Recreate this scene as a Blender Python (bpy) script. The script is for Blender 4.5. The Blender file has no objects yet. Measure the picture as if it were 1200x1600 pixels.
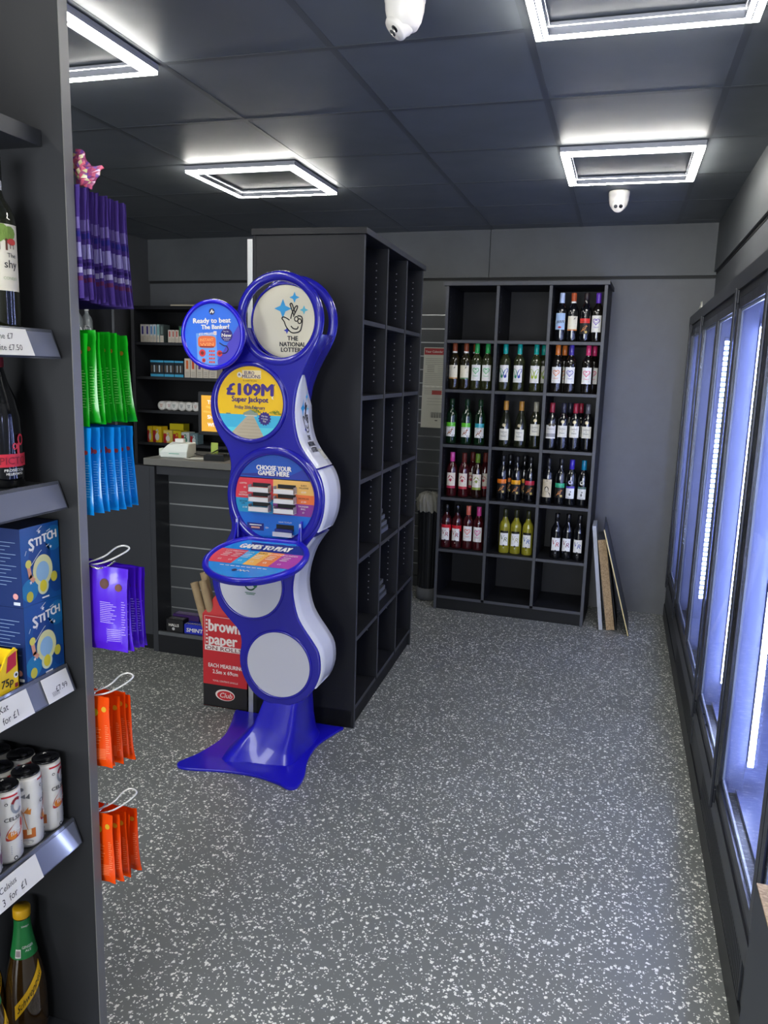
import bpy, bmesh, math, random
from mathutils import Matrix, Vector
PI = math.pi
random.seed(7)
SC = bpy.context.scene
COL = SC.collection

# ------------------------------------------------------------------ camera, world, exposure
CAM_H = 1.65
cam_d = bpy.data.cameras.new('camera'); cam = bpy.data.objects.new('camera', cam_d); COL.objects.link(cam)
cam_d.sensor_fit = 'HORIZONTAL'; cam_d.sensor_width = 36.0; cam_d.lens = 36.75; cam_d.clip_start = 0.02
pitch, roll, yaw = 0.179193, 0.028859, -0.286468
Fv = Vector((math.sin(yaw)*math.cos(pitch), math.cos(yaw)*math.cos(pitch), -math.sin(pitch)))
R0 = Vector((math.cos(yaw), -math.sin(yaw), 0)); U0 = R0.cross(Fv)
Rv = R0*math.cos(roll)+U0*math.sin(roll); Uv = U0*math.cos(roll)-R0*math.sin(roll)
mw = Matrix((Rv, Uv, -Fv)).transposed().to_4x4(); mw.translation = (0, 0, CAM_H)
cam.matrix_world = mw
SC.camera = cam
SC.view_settings.view_transform = 'Standard'
SC.view_settings.look = 'None'
SC.view_settings.gamma = 1.0
SC.view_settings.use_curve_mapping = False
SC.view_settings.exposure = 0.3
FILL_W = 220.0        # fill light added behind the viewer to brighten front-facing surfaces
fill_d = bpy.data.lights.new('added_front_fill', 'AREA'); fill_d.shape = 'RECTANGLE'; fill_d.size = 3.0; fill_d.size_y = 1.9; fill_d.energy = FILL_W; fill_d.color = (.93, .97, 1.)
fill_o = bpy.data.objects.new('added_front_fill', fill_d); COL.objects.link(fill_o); fill_o.location = (-1.3, -2.75, 1.45); fill_o.rotation_euler = (PI/2, 0, 0)
LAMP_E = 42.0        # ceiling LED frames
STRIP_E = 60.0       # cooler LED diodes
w = bpy.data.worlds.new('world'); SC.world = w; w.use_nodes = True
w.node_tree.nodes['Background'].inputs[0].default_value = (0.35, 0.42, 0.55, 1)
w.node_tree.nodes['Background'].inputs[1].default_value = 0.05

# ------------------------------------------------------------------ materials
def lin(h):
    if isinstance(h, (tuple, list)): return tuple(h)[:3]
    o = []
    for k in (0, 2, 4):
        c = int(h[k:k+2], 16)/255
        o.append(c/12.92 if c <= .04045 else ((c+.055)/1.055)**2.4)
    return tuple(o)
_m = {}
def M(h, rough=.5, metal=0., trans=0., emit=0., coat=0., spec=.5, alpha=1., noise=0., ior=1.45):
    key = (h, rough, metal, trans, emit, coat, spec, alpha, noise)
    if key in _m: return _m[key]
    m = bpy.data.materials.new('surface_'+str(h)); m.use_nodes = True
    nt = m.node_tree; b = nt.nodes['Principled BSDF']
    c = lin(h)
    b.inputs['Base Color'].default_value = (*c, 1); b.inputs['Roughness'].default_value = rough
    b.inputs['Metallic'].default_value = metal; b.inputs['Transmission Weight'].default_value = trans
    b.inputs['Specular IOR Level'].default_value = spec; b.inputs['Coat Weight'].default_value = coat
    b.inputs['Coat Roughness'].default_value = .05; b.inputs['IOR'].default_value = ior
    b.inputs['Alpha'].default_value = alpha
    if emit:
        b.inputs['Emission Color'].default_value = (*c, 1); b.inputs['Emission Strength'].default_value = emit
    if noise:
        tc = nt.nodes.new('ShaderNodeTexCoord'); n = nt.nodes.new('ShaderNodeTexNoise')
        n.inputs['Scale'].default_value = 6; n.inputs['Detail'].default_value = 6
        nt.links.new(tc.outputs['Object'], n.inputs['Vector'])
        r = nt.nodes.new('ShaderNodeMapRange'); r.inputs['To Min'].default_value = max(.05, rough-noise); r.inputs['To Max'].default_value = rough+noise
        nt.links.new(n.outputs['Fac'], r.inputs['Value']); nt.links.new(r.outputs['Result'], b.inputs['Roughness'])
        n2 = nt.nodes.new('ShaderNodeTexNoise'); n2.inputs['Scale'].default_value = 900; n2.inputs['Detail'].default_value = 2
        nt.links.new(tc.outputs['Object'], n2.inputs['Vector'])
        bp = nt.nodes.new('ShaderNodeBump'); bp.inputs['Strength'].default_value = .15; bp.inputs['Distance'].default_value = .0006
        nt.links.new(n2.outputs['Fac'], bp.inputs['Height']); nt.links.new(bp.outputs['Normal'], b.inputs['Normal'])
    _m[key] = m
    return m

def floor_mat():
    m = bpy.data.materials.new('speckled_safety_flooring'); m.use_nodes = True
    nt = m.node_tree; N = nt.nodes.new; L = nt.links.new; b = nt.nodes['Principled BSDF']
    tc = N('ShaderNodeTexCoord')
    def flecks(scale, thr, seed, size):
        mp = N('ShaderNodeMapping'); mp.inputs['Location'].default_value = (seed, seed*1.7, 0)
        L(tc.outputs['Object'], mp.inputs['Vector'])
        nz = N('ShaderNodeTexNoise'); nz.inputs['Scale'].default_value = scale*1.3; nz.inputs['Detail'].default_value = 3
        L(mp.outputs['Vector'], nz.inputs['Vector'])
        sb = N('ShaderNodeVectorMath'); sb.operation = 'SUBTRACT'; sb.inputs[1].default_value = (.5, .5, .5); L(nz.outputs['Color'], sb.inputs[0])
        sc = N('ShaderNodeVectorMath'); sc.operation = 'SCALE'; sc.inputs['Scale'].default_value = 1.6/scale; L(sb.outputs[0], sc.inputs[0])
        ad = N('ShaderNodeVectorMath'); ad.operation = 'ADD'; L(mp.outputs['Vector'], ad.inputs[0]); L(sc.outputs[0], ad.inputs[1])
        v = N('ShaderNodeTexVoronoi'); v.voronoi_dimensions = '2D'; v.inputs['Scale'].default_value = scale; L(ad.outputs[0], v.inputs['Vector'])
        sx = N('ShaderNodeSeparateColor'); L(v.outputs['Color'], sx.inputs[0])
        # per-cell radius: only some cells carry a fleck
        mr = N('ShaderNodeMapRange'); mr.inputs['From Min'].default_value = thr; mr.inputs['From Max'].default_value = 1
        mr.inputs['To Min'].default_value = 0; mr.inputs['To Max'].default_value = size; L(sx.outputs[0], mr.inputs['Value'])
        lt = N('ShaderNodeMath'); lt.operation = 'LESS_THAN'; L(v.outputs['Distance'], lt.inputs[0]); L(mr.outputs['Result'], lt.inputs[1])
        return lt.outputs[0]
    a = flecks(90, .74, 3.1, .52); c = flecks(160, .78, 11.7, .52)
    mx = N('ShaderNodeMath'); mx.operation = 'MAXIMUM'; L(a, mx.inputs[0]); L(c, mx.inputs[1])
    nz = N('ShaderNodeTexNoise'); nz.inputs['Scale'].default_value = 1.4; nz.inputs['Detail'].default_value = 8; L(tc.outputs['Object'], nz.inputs['Vector'])
    cr = N('ShaderNodeMix'); cr.data_type = 'RGBA'; L(nz.outputs['Fac'], cr.inputs[0])
    cr.inputs[6].default_value = (*lin('636663'), 1); cr.inputs[7].default_value = (*lin('757875'), 1)
    mi = N('ShaderNodeMix'); mi.data_type = 'RGBA'; L(mx.outputs[0], mi.inputs[0]); L(cr.outputs[2], mi.inputs[6]); mi.inputs[7].default_value = (*lin('eeeee6'), 1)
    L(mi.outputs[2], b.inputs['Base Color'])
    b.inputs['Roughness'].default_value = .42
    n3 = N('ShaderNodeTexNoise'); n3.inputs['Scale'].default_value = 400; L(tc.outputs['Object'], n3.inputs['Vector'])
    bp = N('ShaderNodeBump'); bp.inputs['Strength'].default_value = .25; bp.inputs['Distance'].default_value = .001
    L(n3.outputs['Fac'], bp.inputs['Height']); L(bp.outputs['Normal'], b.inputs['Normal'])
    return m

def stained_wall(h, name):
    m = bpy.data.materials.new(name); m.use_nodes = True
    nt = m.node_tree; N = nt.nodes.new; L = nt.links.new; b = nt.nodes['Principled BSDF']
    tc = N('ShaderNodeTexCoord'); n = N('ShaderNodeTexNoise'); n.inputs['Scale'].default_value = 2.2; n.inputs['Detail'].default_value = 9; n.inputs['Roughness'].default_value = .65
    L(tc.outputs['Object'], n.inputs['Vector'])
    mr = N('ShaderNodeMapRange'); mr.inputs['From Min'].default_value = .35; mr.inputs['From Max'].default_value = .7; L(n.outputs['Fac'], mr.inputs['Value'])
    c = lin(h); mi = N('ShaderNodeMix'); mi.data_type = 'RGBA'; L(mr.outputs['Result'], mi.inputs[0])
    mi.inputs[6].default_value = (*[x*.82 for x in c], 1); mi.inputs[7].default_value = (*[x*1.12 for x in c], 1)
    L(mi.outputs[2], b.inputs['Base Color'])
    r = N('ShaderNodeMapRange'); r.inputs['To Min'].default_value = .38; r.inputs['To Max'].default_value = .62; L(n.outputs['Fac'], r.inputs['Value']); L(r.outputs['Result'], b.inputs['Roughness'])
    n2 = N('ShaderNodeTexNoise'); n2.inputs['Scale'].default_value = 260; L(tc.outputs['Object'], n2.inputs['Vector'])
    bp = N('ShaderNodeBump'); bp.inputs['Strength'].default_value = .3; bp.inputs['Distance'].default_value = .0008
    L(n2.outputs['Fac'], bp.inputs['Height']); L(bp.outputs['Normal'], b.inputs['Normal'])
    return m

def glass_pane_mat():
    m = bpy.data.materials.new('cooler_glass'); m.use_nodes = True
    nt = m.node_tree; N = nt.nodes.new; L = nt.links.new
    nt.nodes.remove(nt.nodes['Principled BSDF']); o = nt.nodes['Material Output']
    t = N('ShaderNodeBsdfTransparent'); t.inputs[0].default_value = (.93, .95, .98, 1)
    g = N('ShaderNodeBsdfGlossy'); g.inputs['Roughness'].default_value = .03
    lw = N('ShaderNodeLayerWeight'); lw.inputs[0].default_value = .5
    p5 = N('ShaderNodeMath'); p5.operation = 'POWER'; L(lw.outputs['Facing'], p5.inputs[0]); p5.inputs[1].default_value = 5
    f = N('ShaderNodeMapRange'); L(p5.outputs[0], f.inputs['Value']); f.inputs['To Min'].default_value = .03; f.inputs['To Max'].default_value = .36
    mx = N('ShaderNodeMixShader'); L(f.outputs[0], mx.inputs[0]); L(t.outputs[0], mx.inputs[1]); L(g.outputs[0], mx.inputs[2]); L(mx.outputs[0], o.inputs[0])
    return m

def wood_mat(a, c, sc=60, name='chipboard'):
    m = bpy.data.materials.new(name); m.use_nodes = True
    nt = m.node_tree; N = nt.nodes.new; L = nt.links.new; b = nt.nodes['Principled BSDF']
    tc = N('ShaderNodeTexCoord'); n = N('ShaderNodeTexVoronoi'); n.inputs['Scale'].default_value = sc*3
    L(tc.outputs['Object'], n.inputs['Vector'])
    mi = N('ShaderNodeMix'); mi.data_type = 'RGBA'; s = N('ShaderNodeSeparateColor'); L(n.outputs['Color'], s.inputs[0]); L(s.outputs[0], mi.inputs[0])
    mi.inputs[6].default_value = (*lin(a), 1); mi.inputs[7].default_value = (*lin(c), 1); L(mi.outputs[2], b.inputs['Base Color'])
    b.inputs['Roughness'].default_value = .85
    return m

BLK = M('1b1c20', .5, spec=.3, noise=.1)         # dark melamine board
BLK2 = M('151618', .55, spec=.3, noise=.1)
EDGE = M('3f4146', .45)
CEIL = M('62676c', .45, noise=.08)
WHITE = M('e6e4de', .45); PAPER = M('e4e2d6', .6); CREAM = M('d9d4bd', .35)
BLUE = M('1a13b8', .28, coat=.35); BLUE2 = M('1d1a9c', .22, coat=.6)
INK = M('16161a', .6); ALU = M('b9bbbb', .35, metal=.8)
GLASS = glass_pane_mat()
CHIP = wood_mat('8a7355', 'b59a74')

# ------------------------------------------------------------------ mesh building
_txt = {}
def text_mesh(s, bold=0., shear=0.):
    key = (s, bold, shear)
    if key in _txt: return _txt[key]
    cu = bpy.data.curves.new('t', 'FONT'); cu.body = s; cu.size = 1; cu.offset = bold; cu.shear = shear; cu.resolution_u = 2; cu.space_character = 1+bold*2.5
    ob = bpy.data.objects.new('t', cu); me = ob.to_mesh()
    V = [tuple(v.co) for v in me.vertices]; Fc = [tuple(p.vertices) for p in me.polygons]
    ob.to_mesh_clear(); bpy.data.objects.remove(ob); bpy.data.curves.remove(cu)
    if V:
        x0 = min(v[0] for v in V); x1 = max(v[0] for v in V); y0 = min(v[1] for v in V); y1 = max(v[1] for v in V)
    else: x0 = x1 = y0 = y1 = 0
    _txt[key] = (V, Fc, x0, x1, y0, y1)
    return _txt[key]

def frame(o, ux, uy, uw=None):
    o = Vector(o); ux = Vector(ux).normalized(); uy = Vector(uy).normalized(); uw = Vector(uw) if uw else ux.cross(uy)
    return lambda u, v, w=0: tuple(o+ux*u+uy*v+uw*w)
def cyl_front(r, cx=0, cy=0, z0=0, a0=0.):
    # u along the arc, v up, w outwards; u=0 faces -Y (turned by a0)
    def T(u, v, w=0):
        a = u/r+a0
        return (cx+(r+w)*math.sin(a), cy-(r+w)*math.cos(a), z0+v)
    return T
def inside_clip(poly, r, n=48, cx=0, cy=0):
    # clip a convex polygon with a circle
    out = poly
    for k in range(n):
        a0 = 2*PI*k/n; a1 = 2*PI*(k+1)/n
        p0 = (cx+r*math.cos(a0), cy+r*math.sin(a0)); p1 = (cx+r*math.cos(a1), cy+r*math.sin(a1))
        ex, ey = p1[0]-p0[0], p1[1]-p0[1]
        def side(p): return ex*(p[1]-p0[1])-ey*(p[0]-p0[0])
        new = []
        for i in range(len(out)):
            A, B = out[i], out[(i+1) % len(out)]; sa, sb = side(A), side(B)
            if sa >= 0: new.append(A)
            if (sa >= 0) != (sb >= 0):
                t = sa/(sa-sb); new.append((A[0]+(B[0]-A[0])*t, A[1]+(B[1]-A[1])*t))
        out = new
        if not out: return []
    return out
def smooth_poly(P, n=4, closed=True):
    out = []; m = len(P)
    rng = range(m) if closed else range(m-1)
    for i in rng:
        p0 = P[(i-1) % m] if closed or i > 0 else P[0]; p1 = P[i]; p2 = P[(i+1) % m]; p3 = P[(i+2) % m] if closed or i+2 < m else P[-1]
        for k in range(n):
            t = k/n
            out.append(tuple(.5*(2*p1[j]+(p2[j]-p0[j])*t+(2*p0[j]-5*p1[j]+4*p2[j]-p3[j])*t*t+(3*p1[j]-p0[j]-3*p2[j]+p3[j])*t**3) for j in range(len(p1))))
    if not closed: out.append(tuple(P[-1]))
    return out
ID = lambda u, v, w=0: (u, v, w)

class MB:
    def __init__(s): s.V = []; s.F = []; s.MI = []; s.SM = []; s.mats = []
    def mi(s, m):
        if m not in s.mats: s.mats.append(m)
        return s.mats.index(m)
    def add(s, V, F, m, T=None, sm=False):
        b = len(s.V); T = T or ID; k = s.mi(m)
        s.V += [T(*v) for v in V]
        for f in F:
            s.F.append(tuple(i+b for i in f)); s.MI.append(k); s.SM.append(sm)
        return s
    def box(s, x0, x1, y0, y1, z0, z1, m, T=None):
        V = [(x, y, z) for x in (x0, x1) for y in (y0, y1) for z in (z0, z1)]
        return s.add(V, [(0, 1, 3, 2), (4, 6, 7, 5), (0, 4, 5, 1), (2, 3, 7, 6), (0, 2, 6, 4), (1, 5, 7, 3)], m, T)
    def poly(s, P, m, T=None, w=0.):
        if len(P) < 3: return s
        return s.add([(p[0], p[1], w) for p in P], [tuple(range(len(P)))], m, T)
    def rect(s, u0, u1, v0, v1, m, T=None, w=0., n=1):
        V = []; F = []
        for i in range(n+1):
            u = u0+(u1-u0)*i/n; V += [(u, v0, w), (u, v1, w)]
        for i in range(n): F.append((2*i, 2*i+2, 2*i+3, 2*i+1))
        return s.add(V, F, m, T, n > 1)
    def prism(s, P, w0, w1, m, T=None, sm=False):
        n = len(P); V = [(p[0], p[1], w0) for p in P]+[(p[0], p[1], w1) for p in P]
        s.add(V, [tuple(range(n-1, -1, -1)), tuple(range(n, 2*n))], m, T)
        b = len(s.V)-2*n; k = s.mi(m)
        for i in range(n):
            j = (i+1) % n; s.F.append((b+i, b+j, b+n+j, b+n+i)); s.MI.append(k); s.SM.append(sm)
        return s
    def disc(s, cx, cy, r, m, T=None, w=0., n=32, ry=None):
        ry = ry or r
        return s.poly([(cx+r*math.cos(2*PI*k/n), cy+ry*math.sin(2*PI*k/n)) for k in range(n)], m, T, w)
    def lathe(s, prof, m, T=None, n=24, sm=True, cx=0, cy=0):
        V = []; F = []
        for r, z in prof:
            for k in range(n):
                a = 2*PI*k/n; V.append((cx+r*math.cos(a), cy+r*math.sin(a), z))
        for i in range(len(prof)-1):
            for k in range(n):
                j = (k+1) % n; F.append((i*n+k, i*n+j, (i+1)*n+j, (i+1)*n+k))
        F.append(tuple(range(n-1, -1, -1))); F.append(tuple((len(prof)-1)*n+k for k in range(n)))
        return s.add(V, F, m, T, sm)
    def tube(s, pts, r, m, n=8, closed=False, T=None):
        pts = [Vector(p) for p in pts]; L = len(pts); V = []; F = []; up = None
        for i, p in enumerate(pts):
            a = pts[(i-1) % L] if closed or i > 0 else p; b = pts[(i+1) % L] if closed or i < L-1 else p
            t = (b-a).normalized()
            if up is None: up = Vector((0, 0, 1)) if abs(t.z) < .9 else Vector((1, 0, 0))
            x = t.cross(up).normalized(); up = x.cross(t).normalized()
            for k in range(n):
                q = 2*PI*k/n; V.append(tuple(p+x*math.cos(q)*r+up*math.sin(q)*r))
        for i in range(L if closed else L-1):
            j = (i+1) % L
            for k in range(n):
                l = (k+1) % n; F.append((i*n+k, i*n+l, j*n+l, j*n+k))
        if not closed: F += [tuple(range(n-1, -1, -1)), tuple((L-1)*n+k for k in range(n))]
        return s.add(V, F, m, T, True)
    def ring(s, c, R, a, b, m, T, n=64, k=12):
        # ring about the local w axis, elliptical section (a radial, b along w)
        V = []; F = []
        for i in range(n):
            t = 2*PI*i/n
            for j in range(k):
                q = 2*PI*j/k; rr = R+a*math.cos(q); V.append((c[0]+rr*math.cos(t), c[1]+rr*math.sin(t), c[2]+b*math.sin(q)))
        for i in range(n):
            for j in range(k):
                F.append((i*k+j, ((i+1) % n)*k+j, ((i+1) % n)*k+(j+1) % k, i*k+(j+1) % k))
        return s.add(V, F, m, T, True)
    def stroke(s, P, wd, m, T=None, w=0., closed=False):
        L = len(P)
        for i in range(L if closed else L-1):
            a, b = P[i], P[(i+1) % L]; dx, dy = b[0]-a[0], b[1]-a[1]; l = math.hypot(dx, dy) or 1
            ex, ey = dx/l*wd*.3, dy/l*wd*.3; nx, ny = -dy/l*wd/2, dx/l*wd/2
            s.poly([(a[0]-ex+nx, a[1]-ey+ny), (a[0]-ex-nx, a[1]-ey-ny), (b[0]+ex-nx, b[1]+ey-ny), (b[0]+ex+nx, b[1]+ey+ny)], m, T, w)
        return s
    def text(s, t, cx, cy, m, T=None, h=None, wd=None, bold=0., shear=0., w=.0006, rot=0., align='C'):
        V, F, x0, x1, y0, y1 = text_mesh(t, 0., shear)
        if not V: return s
        k = (h/.72) if h else wd/(x1-x0)
        kx = wd/(x1-x0) if wd else k
        ax = {'C': (x0+x1)/2, 'L': x0, 'R': x1}[align]
        c, sn = math.cos(rot), math.sin(rot); P = []
        for v in V:
            u = (v[0]-ax)*kx; q = (v[1]-.36)*k
            P.append((cx+u*c-q*sn, cy+u*sn+q*c, w))
        if bold:
            d = bold*k*.75
            for j, (a, b) in enumerate(((-d, 0), (d, 0), (0, d*.6), (0, -d*.6))): s.add([(p[0]+a, p[1]+b, p[2]+.00003*(j+1)) for p in P], F, m, T)
        return s.add(P, F, m, T)
    def build(s, name, parent=None, world=False, bevel=0., seg=2):
        me = bpy.data.meshes.new(name)
        V = s.V
        if world and parent is not None:
            o = parent.location; V = [(v[0]-o[0], v[1]-o[1], v[2]-o[2]) for v in V]
        me.from_pydata(V, [], s.F)
        for m in s.mats: me.materials.append(m)
        me.polygons.foreach_set('material_index', s.MI); me.polygons.foreach_set('use_smooth', s.SM)
        me.update()
        bm = bmesh.new(); bm.from_mesh(me); bmesh.ops.recalc_face_normals(bm, faces=bm.faces) if bevel else None
        bm.to_mesh(me); bm.free()
        ob = bpy.data.objects.new(name, me); COL.objects.link(ob)
        if parent is not None: ob.parent = parent
        if bevel:
            md = ob.modifiers.new('bevel', 'BEVEL'); md.width = bevel; md.segments = seg; md.limit_method = 'ANGLE'; md.angle_limit = math.radians(40)
        return ob

def thing(name, label, cat, loc=(0, 0, 0), rz=0., group=None):
    o = bpy.data.objects.new(name, None); COL.objects.link(o); o.empty_display_size = .05
    o.location = loc; o.rotation_euler = (0, 0, rz)
    o['label'] = label; o['category'] = cat
    if group: o['group'] = group
    return o
def tag(o, label, cat, group=None):
    o['label'] = label; o['category'] = cat
    if group: o['group'] = group
    return o
def struct(name, mb, **k):
    o = mb.build(name, **k); o['kind'] = 'structure'; return o
def clone(o, loc, rz=None, label=None):
    c = o.copy(); COL.objects.link(c); c.location = loc
    if rz is not None: c.rotation_euler = (0, 0, rz)
    if label: c['label'] = label
    for ch in o.children:
        d = ch.copy(); COL.objects.link(d); d.parent = c
        for g in ch.children:
            e = g.copy(); COL.objects.link(e); e.parent = d
    return c
def place(mbobj, loc, rz=0.):
    mbobj.location = loc; mbobj.rotation_euler = (0, 0, rz); return mbobj
ORD = ['first', 'second', 'third', 'fourth', 'fifth', 'sixth', 'seventh', 'eighth', 'ninth', 'tenth', 'eleventh', 'twelfth', 'thirteenth', 'fourteenth', 'fifteenth', 'sixteenth']

# ================================================================== SETTING
H = 2.64
struct('floor', MB().rect(-4.2, 1.4, -2.6, 6.3, floor_mat()))
cb = MB(); cb.box(-4.2, 1.4, -2.6, 6.3, H, H+.03, CEIL)
GX = [-.345+.61*k for k in range(-7, 3)]; GY = [3.735+.61*k for k in range(-11, 5)]
TB = M('4e5257', .4)
for x in GX: cb.box(x-.012, x+.012, -2.6, 6.3, H-.0012, H-.0002, TB)
for y in GY: cb.box(-4.2, 1.4, y-.012, y+.012, H-.0014, H-.0004, TB)
struct('ceiling', cb)
WALLM = stained_wall('5a5c60', 'painted_dark_wall'); WALL2 = stained_wall('54575a', 'painted_dark_board')
A = math.radians(2.44)
BX = Vector((math.cos(A), -math.sin(A), 0)); BY = Vector((math.sin(A), math.cos(A), 0))
WB = Vector((.53, 5.662, 0))                      # back wall passes here, turned with the shelving
TW = frame(WB, BX, (0, 0, 1), BY)                 # u along the wall, v up, w into the wall
mb = MB(); mb.box(-4.5, .3, 0, 2.30, .02, .08, WALLM, TW)
struct('wall_back', mb)
mb = MB()
for u0, u1 in ((-4.5, -1.497), (-1.493, .3)): mb.box(u0, u1, 2.315, H, .0, .09, WALL2, TW)
mb.box(-4.5, .3, 2.296, 2.318, .015, .09, M('141517', .6), TW)
struct('trim_1', mb)
# slatted boards on the back wall left of the wine rack
ob = MB(); SL = M('4b4e50', .45, noise=.1)
zz = [0, .085] + [.085+.0985*k for k in range(1, 21)]
for k in range(1, len(zz)-1):
    ob.box(-2.30, -1.50, zz[k]+.004, zz[k+1]-.004, .003, .02, SL, TW)
    ob.box(-2.30, -1.50, zz[k+1]-.004, zz[k+1]+.0035, .006, .02, ALU, TW)
ob.box(-2.30, -1.50, 2.06, 2.295, .003, .02, SL, TW)
ob.box(-2.30, -1.50, 0, .085, .003, .02, SL, TW)
struct('trim_2', ob)
mb = MB(); mb.box(-3.86, -3.80, -2.5, 6.1, 0, H, WALLM); struct('wall_left', mb)
mb = MB(); mb.box(.53, .60, -2.5, 5.70, 2.05, 2.32, WALLM); mb.box(.53, .60, -2.5, 1.12, 0, 2.05, WALLM); struct('wall_right', mb)
mb = MB(); mb.box(.515, .60, -2.5, 5.70, 2.335, H, WALL2); mb.box(.527, .60, -2.5, 5.70, 2.318, 2.336, M('141517', .6)); struct('trim_3', mb)
mb = MB(); WF = M('77797c', .6)
mb.box(-4.2, .6, -2.56, -2.5, 0, .45, WF); mb.box(-4.2, .6, -2.56, -2.5, 2.42, H, WF); mb.box(-4.2, -2.85, -2.56, -2.5, .45, 2.42, WF); mb.box(.25, .6, -2.56, -2.5, .45, 2.42, WF); struct('wall_front', mb)
mb = MB()
for x in (-2.85, -1.33, .20): mb.box(x, x+.05, -2.57, -2.49, .45, 2.42, M('8b8d90', .4))
mb.box(-2.85, .25, -2.57, -2.49, .45, .50, M('8b8d90', .4)); mb.box(-2.85, .25, -2.57, -2.49, 2.37, 2.42, M('8b8d90', .4)); struct('added_window_1', mb)  # unseen window frame, added to go with the fill light behind the viewer

# ================================================================== CEILING LAMPS
def led_square(label, x, y, group='square ceiling lights'):
    t = thing('ceiling_light', label, 'ceiling light', (x, y, H-.004), 0, group)
    em = M('fffcf4', .5, emit=LAMP_E); fr = M('9a9ca4', .4)
    f = MB(); d = MB(); S = .298
    def sq(m, a, b, z0, z1, mt):
        m.box(-b, b, -b, -a, z0, z1, mt); m.box(-b, b, a, b, z0, z1, mt); m.box(-b, -a, -a, a, z0, z1, mt); m.box(a, b, -a, a, z0, z1, mt)
    sq(f, S-.042, S+.004, -.010, 0, fr); sq(f, S-.024, S-.020, -.034, -.010, fr); sq(f, S-.0415, S-.0385, -.034, -.0125, fr); sq(f, S+.0005, S+.003, -.021, -.010, fr)  # last two squares are lips added to block diffuser spill onto the ceiling
    sq(d, S-.0195, S, -.032, -.0105, em); sq(d, S-.0380, S-.0245, -.032, -.0105, em)
    f.build('frame', t); d.build('diffuser', t)
    return t
L0 = led_square('square LED ceiling light left of the tall black shelving, whole outline lit', -1.905, 4.04)
def lamp(x, y, label): return clone(L0, (x, y, H-.004), label=label)
lamp(-.04, 4.04, 'square LED ceiling light directly above the far white camera dome')
lamp(-.02, 2.21, 'square LED ceiling light cut off by top right picture edge')
lamp(-1.875, 2.21, 'square LED ceiling light half hidden behind the dark end panel')
lamp(-.04, .38, 'square LED ceiling light above the aisle, behind the viewer')
lamp(-1.87, .38, 'square LED ceiling light above the left shelving, behind the viewer')
lamp(-.04, -1.45, 'square LED ceiling light nearest the front wall')

# ================================================================== SECURITY CAMERAS
def dome(label, x, y, rz, tilt, sc=1.):
    t = thing('security_camera', label, 'security camera', (x, y, H-.003), rz, 'white dome cameras')
    wt = M('e3ded6', .35)
    MB().lathe([(.054*sc, 0), (.055*sc, -.006), (.055*sc, -.022), (.0535*sc, -.024), (.052*sc, -.045), (.046*sc, -.07), (.036*sc, -.088), (.02*sc, -.095)], wt, n=40).build('housing', t)
    c, s_ = math.cos(tilt), math.sin(tilt)
    # eyeball axis points to -Y and down
    ax = Vector((0, -c, -s_)); T = frame((0, -.004*sc, -.068*sc), (1, 0, 0), (0, -s_, c), ax)
    e = MB(); e.lathe([(.030*sc, -.02), (.037*sc, .0), (.0375*sc, .012*sc), (.034*sc, .020*sc), (.034*sc, .031*sc), (.031*sc, .036*sc), (.001, .037*sc)], wt, T, n=36)
    b = e.build('eyeball', t)
    l = MB(); l.lathe([(.010*sc, .035*sc), (.010*sc, .0385*sc), (.001, .0385*sc)], M('0c0c12', .1), T, n=20, cx=.0135*sc)
    l.lathe([(.0095*sc, .035*sc), (.0095*sc, .0385*sc), (.001, .0385*sc)], M('3c3c40', .2), T, n=20, cx=-.0135*sc)
    o = l.build('lens', b)
    return t
dome('white dome camera on the ceiling below the far right light', -.095, 4.66, 0.0, .42)
dome('white dome camera cut off by the top picture edge, lens turned left', -.632, 2.205, -1.1, .85)

# ================================================================== CUBE SHELVING UNITS
ZS = [.10, .435, .80, 1.165, 1.535, 1.86, 2.205]
def cube_unit(name, label, cat, loc, rz, W, depth, crown, pins_side=True):
    t = thing(name, label, cat, loc, rz)
    n = 3; ed = EDGE; hole = M('8d8f92', .5)
    MB().box(0, W, .012, depth, 0, .085, BLK2).build('plinth', t)
    p = MB().box(.0, W, depth-.012, depth, .085, 2.22, BLK); p.build('back_board', t)
    for k in range(n+1):
        x = (W-.02)*k/n
        q = MB(); q.box(x, x+.02, 0, depth-.013, 0 if k in (0, n) else .1005, 2.205, BLK)
        q.box(x+.0005, x+.0195, -.0012, 0, 0.0 if k in (0, n) else .1005, 2.205, ed)
        if pins_side:
            for sx, xx in ((-1, x), (1, x+.02)):
                if (k == 0 and sx < 0) or (k == n and sx > 0): continue
                for i in range(7, 66):
                    z = .12+i*.032
                    if min(abs(z-s) for s in ZS) < .05: continue
                    q.box(xx-.0006 if sx < 0 else xx, xx if sx < 0 else xx+.0006, .05, .0555, z, z+.0055, hole)
        q.build('side_panel' if k in (0, n) else 'divider', t)
    cells = W-.02
    for r, z in enumerate(ZS[:-1]):
        for k in range(n):
            x0 = cells*k/n+.0205; x1 = cells*(k+1)/n-.0005
            MB().box(x0, x1, .004, depth-.013, z-.020, z, BLK).box(x0, x1, .0028, .004, z-.0195, z-.0005, ed).build('shelf', t)
    MB().box(-crown, W+crown, -crown, depth+.004, 2.206, 2.232, BLK).box(-crown, W+crown, -crown-.001, -crown, 2.207, 2.231, ed).build('top_board', t, bevel=.002)
    return t
rack = cube_unit('wine_rack', 'black cube shelving unit of wine bottles standing against the back wall', 'shelving unit', (-1.158, 5.235, 0), -A, 1.03, .43, .012)
rack_m = Matrix.Translation((-1.158, 5.235, 0)) @ Matrix.Rotation(-A, 4, 'Z')
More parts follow.
